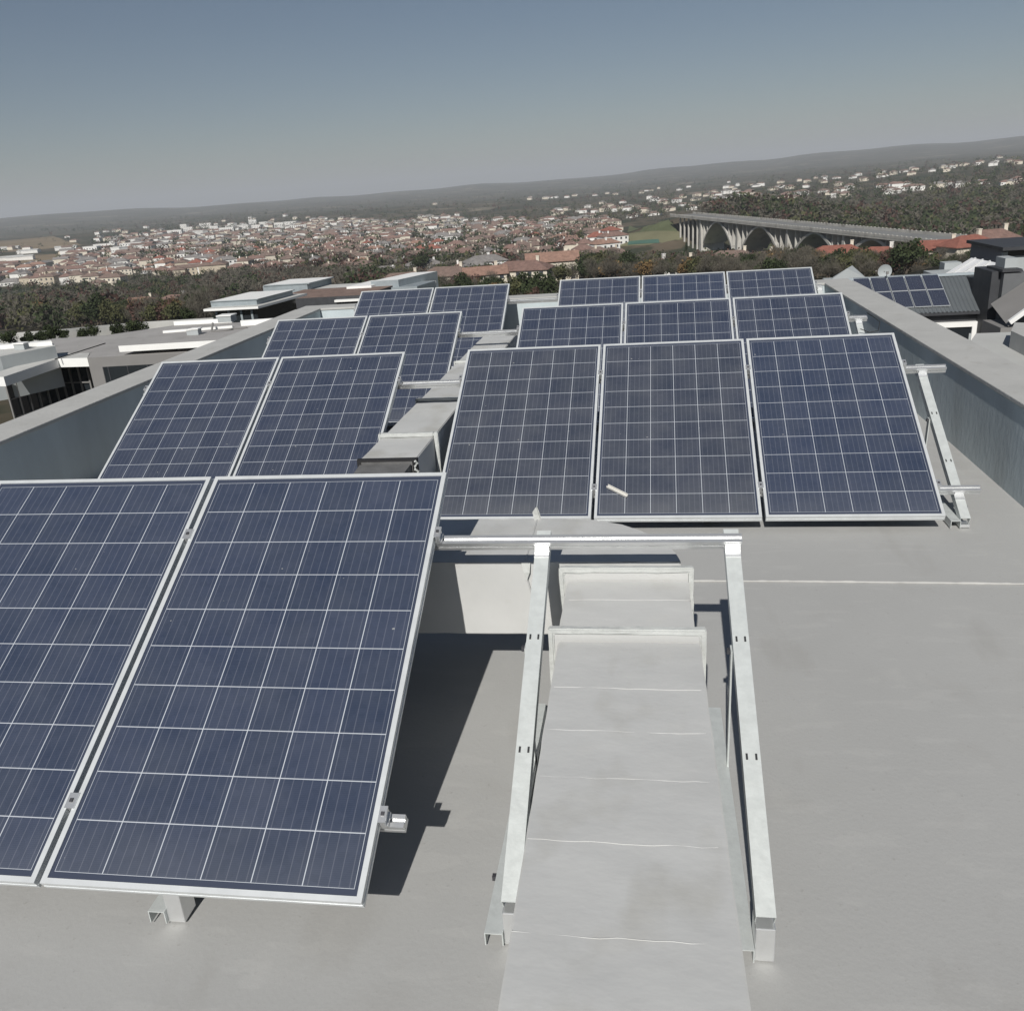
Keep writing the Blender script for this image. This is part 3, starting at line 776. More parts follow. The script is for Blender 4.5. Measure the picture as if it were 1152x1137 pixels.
b.add([(xR - .1, Yh + .35, ze - .1), (xR - .1, yb_, ze - .1), (xR - .1, ridgeY, ridgeZ - .12)], [(0, 1, 2)])
P(b, 'wall', ndark_m, rh)
# framed window
q0, q1 = ony(1062, 367, Yh), ony(1101.5, 362, Yh)
b = MB(); b.box((q0.x - 3, Yh + .22, q1.z - 2.4), (q1.x - .25, Yh + .30, q1.z - .25)); wn_ = P(b, 'window', glass_dark, rh)
b = MB()
b.box((q0.x - 3, Yh + .12, q1.z - .25), (q1.x, Yh + .345, q1.z)); b.box((q1.x - .25, Yh + .12, q1.z - 2.6), (q1.x, Yh + .345, q1.z - .25)); b.build('window_frame', fascia_m, wn_)
b = MB()
for k in range(4): b.box((q0.x + .2 + k * .55, Yh + .19, q1.z - 1.9), (q0.x + .5 + k * .55, Yh + .218, q1.z - .6 - .2 * (k % 2)))
b.build('pale_strip', nlgrey_m, wn_)  # pale upright strips set just before the glass
# dormer well: dark box in the roof
def roof_box(x0, y0, x1, y1, h, name, m, parent):
    a, c = roof_pt(x0, y0), roof_pt(x1, y1)
    b = MB(); b.box((min(a.x, c.x), min(a.y, c.y), min(a.z, c.z) - .5), (max(a.x, c.x), max(a.y, c.y), max(a.z, c.z) + h)); return P(b, name, m, parent)
roof_box(1087, 312, 1120, 333, .05, 'dormer', ndark_m, rh)
ch = empty('chimney_tower', ony(1135, 400, 46.0), 'tall charcoal chimney tower beside the corrugated roof, pale capped box on top', 'chimney')
a, c = ony(1117, 300, 46), ony(1152, 300, 46)
b = MB(); zt_ = ony(1130, 305, 46).z; b.box((a.x, 46, zt_ - 12), (c.x, 48.4, zt_)); P(b, 'stack', ndark_m, ch)
a2, c2 = ony(1128, 300, 45.9), ony(1160, 300, 45.9)
b = MB(); b.box((a2.x, 45.6, zt_ - 12), (c2.x, 45.995, zt_ - .05)); P(b, 'stack_face', mat('mid_grey_render', (.12, .125, .13), .7, var=.05), ch)
b = MB(); b.box((ony(1124, 300, 46).x, 45.5, zt_ + .002), (ony(1146, 300, 46).x, 47.6, zt_ + .12)); P(b, 'cap', ndark_m, ch)
b = MB(); b.box((ony(1132, 300, 46).x, 46.2, zt_ + .12), (ony(1146, 300, 46).x, 47.4, ony(1138, 291, 46).z)); P(b, 'flue_box', nlgrey_m, ch)
# lower pitched white-edged roof at the right border
rr = empty('lean_to_roof', ony(1140, 380, 43), 'low dark lean-to with a bright sloping edge at the right border', 'roof')
a, c = ony(1136, 363, 43), ony(1165, 342, 43)
b = MB(); b.extrude([(-.1, -.15), (.1, -.15), (.1, .05), (-.1, .05)], a, c, (0, -1, 0)); P(b, 'roof_edge', whiteroof_m, rr)
b = MB(); b.add([(a.x, 43.1, a.z - .2), (c.x + 2, 43.1, c.z + 1.2), (c.x + 2, 45.55, c.z + 1.8), (a.x, 45.55, a.z + .5)], [(0, 1, 2, 3)]); b.box((a.x - .3, 43.15, a.z - 6), (c.x, 45.5, a.z - .25)); P(b, 'roof_sheet', ngrey_m, rr)

# solar panels on that roof: 2 rows x 5
nm = cell_material('cells_neighbour', (0.020, 0.026, 0.050), (0.026, 0.033, 0.058), .03, line=.004, busamp=.1)
SHn = panel_sheet_mesh('cell_sheet_far', nm); 
pr = roof_pt(1054.5, 309.5); pl = roof_pt(1067, 327)
pw = (roof_pt(1054.5, 309.5) - roof_pt(1035, 310.5)).length
hR = abs((roof_pt(1060, 327) - roof_pt(1054.5, 309.5)).y) / math.cos(pitch_)
rot_r = Matrix(((1, 0, 0), (0, math.cos(pitch_), -math.sin(pitch_)), (0, math.sin(pitch_), math.cos(pitch_))))
words = ['rightmost', 'second from the right', 'third from the right', 'fourth from the right', 'fifth from the right']
for row in range(2):
    for k in range(5):
        if row == 1 and k == 4: continue
        base = roof_pt(1054.5, 309.5)
        o_ = Vector((base.x - (k + 1) * pw + .03, base.y, base.z)) + rot_r @ Vector((0, -row * (hR + .03), .11))
        root = bpy.data.objects.new('solar_panel', None); COL.objects.link(root)
        root.matrix_world = Matrix.Translation(o_) @ rot_r.to_4x4() @ Matrix.Diagonal(((pw - .05) / W_, (hR) / L_, 1, 1))
        tag(root, '%s solar panel in the %s row on the neighbouring corrugated roof' % (words[k], 'upper' if row == 0 else 'lower'), 'solar panel', "solar panels on the neighbour's corrugated roof")
        link(bpy.data.objects.new('frame', PF), root); link(bpy.data.objects.new('cell_sheet', SHn), root)

# satellite dish and grey gable behind
dd_ = ony(995, 313, 50); ds = empty('satellite_dish', dd_, 'pale round satellite dish above the corrugated roof ridge', 'satellite dish')
b = MB(); vs = [(0, .12, 0)]; seg = 20
for i in range(1, 5):
    r_ = .36 * i / 4
    for k in range(seg): t = 2 * math.pi * k / seg; vs.append((r_ * math.cos(t), .12 - .09 * (i / 4) ** 2, r_ * math.sin(t)))
fs = [(0, 1 + k, 1 + (k + 1) % seg) for k in range(seg)]
for i in range(3): fs += [(1 + i * seg + k, 1 + (i + 1) * seg + k, 1 + (i + 1) * seg + (k + 1) % seg, 1 + i * seg + (k + 1) % seg) for k in range(seg)]
b.add(vs, fs); o = b.build('dish', nlgrey_m, ds); o.location = (0, 0, .35)
b = MB(); b.tube([(0, .12, .35), (0, .3, 0), (0, .3, -2)], .04, 6); b.build('mast', ngrey_m, ds)
b = MB(); b.tube([(0, 0, -.2), (0, -.5, .3)], .02, 5); b.box((-.06, -.56, .26), (.06, -.46, .4)); b.build('receiver_arm', ngrey_m, ds)
gb = empty('grey_gable_roof', ony(952, 320, 56), 'small grey gabled roof peeping over the far end of the right parapet', 'roof')
A_, B_, C_ = ony(930, 318, 56), ony(953, 302, 56), ony(975, 313, 56)
b = MB()
b.add([A_, C_, B_, A_ + Vector((1, 3, 0)), C_ + Vector((0, 3, 0)), B_ + Vector((.6, 1.5, 0))], [(0, 1, 2), (3, 5, 4), (0, 2, 5, 3), (1, 4, 5, 2)]); P(b, 'roof', nlgrey_m, gb)
b = MB(); b.box((A_.x + .2, 56.1, A_.z - 5), (C_.x - .2, 58.5, min(A_.z, C_.z) - .02)); P(b, 'wall', nlgrey_m, gb)
# white metal hip roof
wr = empty('white_roofed_house', ony(1095, 320, 55), 'house with brilliant white metal hip roof catching the sun', 'house')
b = MB()
q = [ony(1062, 308.5, 55), ony(1118, 305, 55), ony(1131, 297.5, 58), ony(1093, 290, 60)]
b.add([q[0], q[1], q[2], q[3]], [(0, 1, 2, 3)]); b.add([q[3], q[2], q[2] + Vector((1, 6, -2)), q[0] + Vector((0, 9, -1))], [(0, 1, 2, 3)])
P(b, 'roof', whiteroof_m, wr)
b = MB()
for t in (.12, .34, .56, .78):
    p0 = q[0].lerp(q[1], t); p1 = q[3].lerp(q[2], t); b.extrude([(-.04, 0), (.04, 0), (.04, .07), (-.04, .07)], p0, p1, (0, 0, 1))
P(b, 'standing_seam', whiteroof_m, wr)
b = MB(); b.box((q[0].x + .3, 55.3, q[0].z - 6), (q[1].x - .2, 60, q[1].z - .35)); P(b, 'wall', nlgrey_m, wr)
b = MB(); p_ = ony(1063, 296, 60); b.box((p_.x, 60, p_.z - 5), (p_.x + 1.0, 61, p_.z)); P(b, 'side_wall', nlgrey_m, wr)
# grey modern house far right
gh = empty('grey_modern_house', ony(1140, 300, 66), 'grey box house with flat dark roof and a ribbon window at the right border', 'house')
Dg = 66
a, c, e_ = ony(1088, 290, Dg), ony(1126, 290, Dg), ony(1190, 290, Dg)
zt1, zt0 = zt(1110, 280, Dg), zt(1110, 310, Dg)
a = ony(1091, 290, Dg + 6)
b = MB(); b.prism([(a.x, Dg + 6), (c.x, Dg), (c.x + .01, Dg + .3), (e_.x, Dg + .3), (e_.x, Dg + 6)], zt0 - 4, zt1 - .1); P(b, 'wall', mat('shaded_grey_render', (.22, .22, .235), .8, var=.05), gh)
b = MB(); b.box((c.x + .01, Dg - .3, zt0 - 4), (e_.x, Dg + .28, zt1 - .25)); P(b, 'front_wall', nlgrey_m, gh)
b = MB(); b.prism([(a.x - .3, Dg + 6.2), (c.x - .3, Dg - 1), (e_.x, Dg - 1), (e_.x, Dg + 6.2)], zt1 - .1, zt1 + .12); P(b, 'roof', ndark_m, gh)
w0, w1 = ony(1135, 278.5, Dg - .3), ony(1175, 286, Dg - .3)
b = MB(); b.box((w0.x, Dg - .36, w1.z), (w1.x, Dg - .302, w0.z)); P(b, 'window', glass_dark, gh)
# pale terrace block right outside the right parapet
tb = empty('terrace_block', ony(1120, 400, 20), 'pale flat terrace and upstand just outside the right parapet', 'building')
zt_ = -2.6
pts = [onz(1098, 375, zt_), onz(1152, 373, zt_), onz(1230, 375, zt_), onz(1230, 440, zt_), onz(1060, 430, zt_)]
b = MB(); b.prism([(p.x, p.y) for p in pts], -15, zt_); P(b, 'terrace', mat('terrace_white', (.45, .455, .44), .8, var=.04, vscale=1), tb)
pts = [onz(1135, 391, zt_ + .002), onz(1200, 425, zt_ + .002), onz(1230, 425, zt_ + .002), onz(1230, 384, zt_ + .002), onz(1139, 381, zt_ + .002)]
b = MB(); b.prism([(p.x, p.y) for p in pts], zt_ + .002, zt_ + .42); P(b, 'upstand', coping_m, tb)

# ================================================================== BRIDGE
conc_m = mat('bridge_concrete', (0.45, 0.435, 0.40), 0.85, var=.12, vscale=.12, bump=.1)
mix_layer(conc_m, (.16, .15, .13), .25, .55, .7, .6, (1, 1, .3))
road_m = mat('bridge_asphalt', (0.20, 0.20, 0.195), 0.9, var=.1, vscale=.1)
ZB = -27 + CAMZ
Ab = onz(889, 254, ZB); Bb = onz(1008, 265.6, ZB)
eb = (Bb - Ab).normalized(); nbv = Vector((-eb.y, eb.x, 0))
if nbv.dot(Vector((1, 0, 0))) < 0: nbv = -nbv
br = empty('arch_bridge', (Ab.x, Ab.y, -38), 'long concrete arch bridge with slender spandrel columns crossing the valley at right', 'bridge')
def BP(s, n_, z): q = Ab + eb * s + nbv * n_; return Vector((q.x, q.y, z))
def bar(b, s0, s1, n0_, n1_, z0, z1):
    vs = [BP(s0, n0_, z0), BP(s1, n0_, z0), BP(s1, n1_, z0), BP(s0, n1_, z0), BP(s0, n0_, z1), BP(s1, n0_, z1), BP(s1, n1_, z1), BP(s0, n1_, z1)]
    b.add(vs, [(0, 1, 2, 3), (4, 7, 6, 5), (0, 4, 5, 1), (1, 5, 6, 2), (2, 6, 7, 3), (3, 7, 4, 0)])
S0, S1, BW = -208, 128, 16.5
b = MB(); bar(b, S0, S1, 0, BW, ZB - 1.7, ZB - .95); P(b, 'deck', conc_m, br)
b = MB(); bar(b, S0, S1, .5, BW - .5, ZB - .946, ZB - .9); P(b, 'road_surface', road_m, br)
for n_ in (0, BW - .4):
    b = MB(); bar(b, S0, S1, n_ - .05, n_ + .35, ZB - .945, ZB); 
    P(b, 'railing', conc_m, br)
    b = MB(); s = S0
    while s < S1: bar(b, s, s + .35, n_ - .12, n_ + .42, ZB + .001, ZB + .22); s += 3.2
    P(b, 'railing_post', conc_m, br)
arches = [(-136.0, -83.5, 12.0), (-67.5, -14.8, 11.8), (3, 47, 8.5), (58, 96, 6.5)]
for a0, a1, rise in arches:
    zsp = ZB - 1.7 - rise - .1
    for n_ in (1.0,):
        AW = BW - 2.0
        b = MB(); N = 22
        for i in range(N):
            t0, t1 = i / N, (i + 1) / N
            f = lambda t: (a0 + (a1 - a0) * t, zsp + rise * (1 - (2 * t - 1) ** 2))
            (sa, za), (sb_, zb) = f(t0), f(t1)
            th0, th1 = .75 + 1.1 * abs(2 * t0 - 1), .75 + 1.1 * abs(2 * t1 - 1)
            vs = [BP(sa, n_, za - th0), BP(sb_, n_, zb - th1), BP(sb_, n_ + AW, zb - th1), BP(sa, n_ + AW, za - th0), BP(sa, n_, za), BP(sb_, n_, zb), BP(sb_, n_ + AW, zb), BP(sa, n_ + AW, za)]
            b.add(vs, [(0, 1, 2, 3), (4, 7, 6, 5), (0, 4, 5, 1), (1, 5, 6, 2), (2, 6, 7, 3), (3, 7, 4, 0)])
        P(b, 'arch', conc_m, br)
        k = 8
        for i in range(0, k + 1):
            t = i / k; z_ = zsp + rise * (1 - (2 * t - 1) ** 2)
            if ZB - 1.7 - z_ < .8: continue
            s = a0 + (a1 - a0) * t
            b = MB(); bar(b, s - .3, s + .3, n_ + .3, n_ + AW - .3, z_ - .2, ZB - 1.702); P(b, 'spandrel_column', conc_m, br)
for s in (-141.5, -75.5, -6, 52.5, 102, 118):
    b = MB(); vs = []
    for z_, hs in ((-58, 3.4), (ZB - 1.702, .9)):
        vs += [BP(s - hs, .9, z_), BP(s + hs, .9, z_), BP(s + hs, BW - .9, z_), BP(s - hs, BW - .9, z_)]
    b.add(vs, [(0, 1, 2, 3), (4, 7, 6, 5), (0, 4, 5, 1), (1, 5, 6, 2), (2, 6, 7, 3), (3, 7, 4, 0)])
    P(b, 'pier', conc_m, br)
s = -151.0
while s > -196:
    for n_ in (1.5, BW - 2.5):
        b = MB(); bar(b, s - .45, s + .45, n_, n_ + 1.0, -60, ZB - 1.702); P(b, 'column', conc_m, br)
    s -= 9.5
# ================================================================== HOUSES
terra = [mat('terracotta_a', (0.23, 0.145, 0.12), 0.85, var=.22, vscale=.9), mat('terracotta_b', (0.31, 0.19, 0.145), 0.85, var=.2, vscale=.9),
         mat('terracotta_c', (0.21, 0.15, 0.125), 0.85, var=.2, vscale=.9), mat('slate_roof', (0.24, 0.225, 0.215), 0.8, var=.2, vscale=.9), mat('rust_red_roof', (0.28, 0.11, 0.08), 0.85, var=.15, vscale=.9)]
walls = [mat('cream_wall', (0.62, 0.565, 0.47), 0.85, var=.07, vscale=.5), mat('white_wall', (0.74, 0.73, 0.70), 0.8, var=.05, vscale=.5), mat('ochre_wall', (0.47, 0.41, 0.32), 0.85, var=.08, vscale=.5)]
win_m = mat('far_window', (0.05, 0.055, 0.065), 0.3)
def ribs(m, scale):
    n = m.node_tree.nodes; l = m.node_tree.links; b = n['Principled BSDF']
    tc = n.new('ShaderNodeTexCoord'); wv = n.new('ShaderNodeTexWave'); wv.inputs['Scale'].default_value = scale; wv.inputs['Distortion'].default_value = .4
    l.new(tc.outputs['Object'], wv.inputs['Vector']); bp = n.new('ShaderNodeBump'); bp.inputs['Strength'].default_value = .6; bp.inputs['Distance'].default_value = .08
    l.new(wv.outputs[1], bp.inputs['Height']); l.new(bp.outputs[0], b.inputs['Normal'])
for t in terra: ribs(t, 3)
def roof_part(b, w_, d_, z0, h, hip, mi=0, ov=.5, cx=0, cy=0):
    x, y = w_ / 2 + ov, d_ / 2 + ov; hx = max(x - y * hip, .2)
    v = [(-x, -y, z0), (x, -y, z0), (x, y, z0), (-x, y, z0), (-hx, 0, z0 + h), (hx, 0, z0 + h), (-x, -y, z0 - .18), (x, -y, z0 - .18), (x, y, z0 - .18), (-x, y, z0 - .18)]
    v = [(a + cx, c + cy, e) for a, c, e in v]
    b.add(v, [(0, 1, 5, 4), (1, 2, 5), (2, 3, 4, 5), (3, 0, 4), (6, 7, 1, 0), (7, 8, 2, 1), (8, 9, 3, 2), (9, 6, 0, 3), (9, 8, 7, 6)], mi)
def far_house_mesh(i):
    rs = random.Random(100 + i); b = MB()
    w_, d_ = rs.uniform(11, 17), rs.uniform(8, 11); h = rs.choice([3.2, 5.8, 6.0, 5.6]); b.box((-w_ / 2, -d_ / 2, -3), (w_ / 2, d_ / 2, h), 0)
    roof_part(b, w_, d_, h + .18, rs.uniform(1.8, 2.8), rs.choice([0.0, .9, .9]), 1)
    if rs.random() < .8:      # side wing
        ww, wd = w_ * .5, d_ * .8; s = rs.choice([-1, 1]); hh = h - rs.choice([0.5, 2.4])
        x = s * (w_ / 2 - ww * .3); y = -(d_ / 2 + wd * .45)
        b.box((x - ww / 2, y - wd / 2, -3), (x + ww / 2, y + wd / 2, hh), 0)
        k = len(b.v); roof_part(b, wd, ww, hh + .18, 1.9, .9, 1)
        for q in range(k, len(b.v)): vx, vy, vz = b.v[q]; b.v[q] = (-vy + x, vx + y, vz)
    for s in (-1, 1):
        nwin = int(w_ / 3)
        for k in range(nwin):
            x = -w_ / 2 + (k + .5) * w_ / nwin
            for z0 in ([1.0, 3.7] if h > 5 else [1.0]):
                b.box((x - .6, s * d_ / 2 - .04, z0), (x + .6, s * d_ / 2 + .04, z0 + 1.3), 2)
    for s in (-1, 1):
        for y in (-d_ / 4, d_ / 4): b.box((s * w_ / 2 - .04, y - .5, 1), (s * w_ / 2 + .04, y + .5, 2.3), 2)
    x = rs.uniform(-.3, .3) * w_; b.box((x - .45, 1, h), (x + .45, 1.8, h + 3.2), 0)
    return b
HV = []
for i in range(14):
    b = far_house_mesh(i); rm = terra[[0, 1, 2, 0, 2, 3, 0, 2, 4, 1, 2, 3, 0, 2][i]]; wm = walls[[0, 1, 0, 1, 2, 1, 0, 0, 1, 1, 0, 1, 0, 2][i]]
    HV.append((b.mesh('town_house', [wm, rm, win_m]), ['red brown', 'orange', 'brown', 'red brown', 'brown', 'dark grey', 'red brown', 'brown', 'rust red', 'orange', 'brown', 'dark grey', 'red brown', 'brown'][i], ['cream', 'white', 'cream', 'white', 'ochre', 'white', 'cream', 'cream', 'white', 'white', 'cream', 'white', 'cream', 'ochre'][i]))

# mid-ground terracotta houses, with parts
taken = []
def mid_house(x, y, w_, d_, h, rh_, hip, rz, rm, wm, label, dist=None, chim=True):
    p = ground_hit(x, y)
    r = empty('tiled_house', p, label, 'house', 'terracotta roofed houses below the roof terrace'); r.rotation_euler.z = math.radians(rz)
    b = MB(); b.box((-w_ / 2, -d_ / 2, -3), (w_ / 2, d_ / 2, h)); 
    b.build('wall', wm, r)
    b = MB(); roof_part(b, w_, d_, h + .2, rh_, hip, ov=.7); ro = b.build('roof', rm, r)
    if chim:
        b = MB(); b.box((w_ * .28 - .5, .6, h), (w_ * .28 + .5, 1.5, h + rh_ + 1.3)); b.box((w_ * .28 - .6, .5, h + rh_ + 1.3), (w_ * .28 + .6, 1.6, h + rh_ + 1.5)); b.build('chimney', wm, ro)
    n_ = max(2, int(w_ / 3.5))
    for k in range(n_):
        xx = -w_ / 2 + (k + .5) * w_ / n_
        for z0 in ([.9, 3.7] if h > 5 else [.9]):
            b = MB(); b.box((xx - .7, -d_ / 2 - .05, z0), (xx + .7, -d_ / 2 + .02, z0 + 1.4)); wo_ = b.build('window', win_m, r)
            b = MB(); b.box((xx - .85, -d_ / 2 - .12, z0 - .18), (xx + .85, -d_ / 2 - .051, z0 - .02)); b.build('sill', wm, wo_)
    taken.append((p.x, p.y, max(w_, d_) * .62))
MH = [
 (455, 330, 17, 9, 5.0, 2.4, .9, 12, 2, 0, 'brown tiled house with low roof behind the left panels, leftmost of the long row'),
 (505, 328, 18, 10, 5.6, 2.8, .9, -8, 2, 0, 'brown tiled house with broad roof, second in the long row'),
 (547, 326, 14, 9, 5.2, 2.4, 0, 14, 1, 0, 'terracotta house with cream gable wall, middle of the long row'),
 (588, 322, 20, 11, 5.6, 2.7, .9, -6, 0, 0, 'terracotta house behind the bushy dark tree'),
 (622, 317, 18, 9, 7.2, 3.0, 0, 10, 1, 0, 'tall orange gabled roof house right of the bushy tree'),
 (160, 352, 17, 9, 4.2, 2.4, .9, 8, 1, 0, 'orange roofed house half hidden by trees at left'),
 (200, 350, 15, 10, 4.4, 2.4, .9, -14, 0, 1, 'red brown roofed house with white gable windows behind the flat roofs'),
 (386, 330, 10, 9, 4.4, 2.8, 1, 20, 2, 0, 'small brown hip roof between the zinc boxes'),
 (738, 313, 12, 9, 3.8, 2.2, .9, 25, 0, 1, 'small red roofed house above the middle right panels'),
 (768, 306, 10, 7, 3.4, 1.8, .9, -20, 1, 0, 'little orange roofed house among dark trees, with a pale chimney'),
 (822, 304, 17, 10, 4.2, 2.6, .9, -10, 2, 0, 'broad brown tiled roof beneath the bridge arches'),
 (858, 300, 12, 9, 3.6, 2.0, .9, 10, 2, 0, 'dull brown roof half behind trees by the bridge pier'),
 (940, 303, 17, 9, 5.2, 2.4, .9, -4, 4, 0, 'rust red tiled house with white chimney in front of the last arch'),
 (987, 305, 12, 8, 4.8, 2.2, .9, -22, 4, 1, 'rust red low roof right of the last bridge arch'),
 (1050, 305, 16, 9, 6.0, 2.4, .9, -10, 4, 0, 'orange red roof left of the two white chimneys at right'),
 (1086, 305, 13, 9, 6.8, 2.6, .9, 18, 4, 0, 'orange red roof beside the grey modern house'),
 (1112, 303, 13, 9, 8.4, 2.6, .9, 0, 0, 0, 'dull red roof rising behind the grey modern house'),
]
for x, y, w_, d_, h, rh_, hip, rz, rm, wm, lb in MH:
    mid_house(x, y, w_, d_, h, rh_, hip, rz, terra[rm], walls[wm], lb)

# far town, sampled evenly over the part of the valley one can see
cand = []
def zone_ok(x, y):
    if x < 130: return (y > 302 and y < 322) or (x > 70 and y > 283 and y < 320)
    if x > 690: return False
    top = 262 if x < 335 else 250
    if 470 < x < 520 and y < 300: return random.random() < .25       # dark wooded ravine
    if x < 330 and y > 310 - (0): return False
    return y > top and y < 312 - (8 if x > 600 else 0)
placed = []; hs = []
tries = 0
while len(placed) < 820 and tries < 60000:
    tries += 1
    x = random.uniform(-10, 700); y = random.uniform(244, 322)
    if not zone_ok(x, y): continue
    p = ground_hit(x, y)
    if p is None: continue
    d = math.hypot(p.x, p.y)
    if d > 2300: continue
    sp = 10.0 * F_PX / d + .5
    if any((x - a) ** 2 + ((y - c) * 2.6) ** 2 < (sp * .5 + s * .5) ** 2 for a, c, s in placed): continue
    if any(abs(p.x - a) < 30 and math.hypot(p.x - a, p.y - c) < r_ + 5.5 for a, c, r_ in taken): continue
    placed.append((x, y, sp)); hs.append((d, x, y, p))
    taken.append((p.x, p.y, 8))
hs.sort(key=lambda q: q[0])
rest_houses = hs[275:]
COLS = ['over the leftmost panel', 'above the grey roofs', 'above the pavilion', 'above the zinc boxes', 'above the far panels', 'above the terracotta row', 'above the bushy tree', 'by the playing field']
for d, x, y, p in hs[:275]:
    me, rc, wc = HV[random.randrange(len(HV))]
    o = bpy.data.objects.new('town_house', me); link(o)
    o.location = p; o.rotation_euler.z = random.choice([0, math.pi / 2, math.pi, -math.pi / 2]) + random.uniform(-.35, .35) + .25
    s = random.uniform(.95, 1.22); o.scale = (s, s, s)
    zone = COLS[min(7, max(0, int(x / 88)))]
    depth = 'lowest street' if y > 305 else 'lower street' if y > 295 else 'middle street' if y > 284 else 'upper street' if y > 272 else 'top street'
    tag(o, '%s house with %s roof, %s, %s' % (wc, rc, depth, zone), 'house', '%s houses with %s roofs, %s, %s' % (wc, rc, depth, zone))
# white apartment blocks and sheds on the far left rise
def block_mesh(i):
    rs = random.Random(i); b = MB(); w_, d_, h = rs.uniform(18, 34), rs.uniform(10, 13), rs.uniform(9, 13)
    b.box((-w_ / 2, -d_ / 2, -4), (w_ / 2, d_ / 2, h), 0); b.box((-w_ / 2 - .3, -d_ / 2 - .3, h), (w_ / 2 + .3, d_ / 2 + .3, h + .6), 0)
    n_ = int(w_ / 4)
    for s in (-1, 1):
        for k in range(n_):
            for z0 in (1, 4, 7):
                x = -w_ / 2 + (k + .5) * w_ / n_; b.box((x - .9, s * d_ / 2 - .05, z0), (x + .9, s * d_ / 2 + .05, z0 + 1.5), 1)
    return b.mesh('apartment_block', [walls[1], win_m])
BV = [block_mesh(i) for i in range(4)]
bp_ = [(x, y) for x, y in ((198, 265), (212, 262), (226, 265), (241, 260), (256, 262), (262, 257), (276, 258), (290, 259), (299, 255), (314, 257), (328, 254), (208, 257), (232, 256), (285, 253), (336, 259), (105, 286), (120, 283), (136, 289), (150, 281))]
for i, (x, y) in enumerate(bp_):
    p = ground_hit(x, y); o = bpy.data.objects.new('apartment_block', BV[i % 4]); link(o); o.location = p; o.rotation_euler.z = random.uniform(-.5, .5)
    zone = 'on the far rise at upper left' if y < 270 else 'beside the fields at far left'
    tag(o, 'long white flat roofed apartment block %s' % zone, 'apartment block', 'white apartment blocks ' + zone); taken.append((p.x, p.y, 16))
shed_m = MB(); shed_m.box((-22, -9, -3), (22, 9, 6)); roof_part(shed_m, 44, 18, 6.2, 2.2, 0, 1)
SHD = shed_m.mesh('industrial_shed', [walls[1], npale_m])
for i, (x, y) in enumerate(((33, 285), (12, 281), (24, 293), (75, 281), (12, 293))):
    p = ground_hit(x, y); o = bpy.data.objects.new('industrial_shed', SHD); link(o); o.location = p; o.rotation_euler.z = .2 + .1 * i
    o.scale = (.8, .8, .8)
    tag(o, 'long pale industrial shed beside the brown fields at far left', 'shed', 'industrial sheds at far left'); taken.append((p.x, p.y, 22))

# sports fields and bare fields
def patch(name, pts_img, m, dz=.35, n=10):
    c = [ground_hit(x, y) for x, y in pts_img]
    vs = []; 
    for j in range(n + 1):
        for i in range(n + 1):
            a = c[0].lerp(c[1], i / n); b_ = c[3].lerp(c[2], i / n); q = a.lerp(b_, j / n); vs.append((q.x, q.y, float(H(q.x, q.y)) + dz))
    b = MB(); b.add(vs, [(j * (n + 1) + i, j * (n + 1) + i + 1, (j + 1) * (n + 1) + i + 1, (j + 1) * (n + 1) + i) for j in range(n) for i in range(n)])
    o = b.build(name, m); o['kind'] = 'structure'; return o
grass_m = mat('pitch_grass', (0.115, 0.13, 0.07), 0.95, var=.2, vscale=.03, spec=.1)
pale_m = mat('worn_pitch', (0.17, 0.165, 0.10), 0.95, var=.15, vscale=.03, spec=.1)
teal_m = mat('court_surface', (0.06, 0.13, 0.10), 0.9, var=.08, vscale=.1)
drygrass = mat('dry_field', (0.22, 0.17, 0.11), 0.95, var=.2, vscale=.01, spec=.1)
patch('playing_field', [(697, 281), (770, 278), (764, 263), (702, 266)], pale_m)
patch('playing_field', [(702, 265), (762, 262), (756, 252), (708, 254)], grass_m)
patch('sports_court', [(706, 279), (742, 276), (741, 272), (707, 274)], teal_m, .6)
patch('field', [(-10, 305), (55, 298), (95, 284), (-10, 290)], drygrass)
patch('field', [(-10, 285), (95, 276), (60, 266), (-10, 272)], drygrass)
patch('field', [(830, 282), (868, 282), (868, 262), (835, 262)], grass_m)
patch('grass_slope', [(795, 285), (822, 284), (812, 268), (785, 268)], grass_m)
lane = mat('far_road', (0.16, 0.155, 0.15), .9, var=.1)
def road(pts_img, width, name='road'):
    c = [ground_hit(x, y) for x, y in pts_img]; pts = []
    for i in range(len(c) - 1):
        for k in range(12): pts.append(c[i].lerp(c[i + 1], k / 12))
    pts.append(c[-1]); vs = []
    for i, q in enumerate(pts):
        d = pts[min(i + 1, len(pts) - 1)] - pts[max(i - 1, 0)]; n_ = Vector((-d.y, d.x, 0)).normalized() * width / 2
        for s in (-1, 1): a = q + n_ * s; vs.append((a.x, a.y, float(H(a.x, a.y)) + .5))
    b = MB(); b.add(vs, [(2 * i, 2 * i + 1, 2 * i + 3, 2 * i + 2) for i in range(len(pts) - 1)]); o = b.build(name, lane); o['kind'] = 'structure'
road([(0, 302), (80, 290), (170, 274), (300, 264)], 9)
road([(340, 285), (430, 270), (560, 262), (690, 262)], 8)

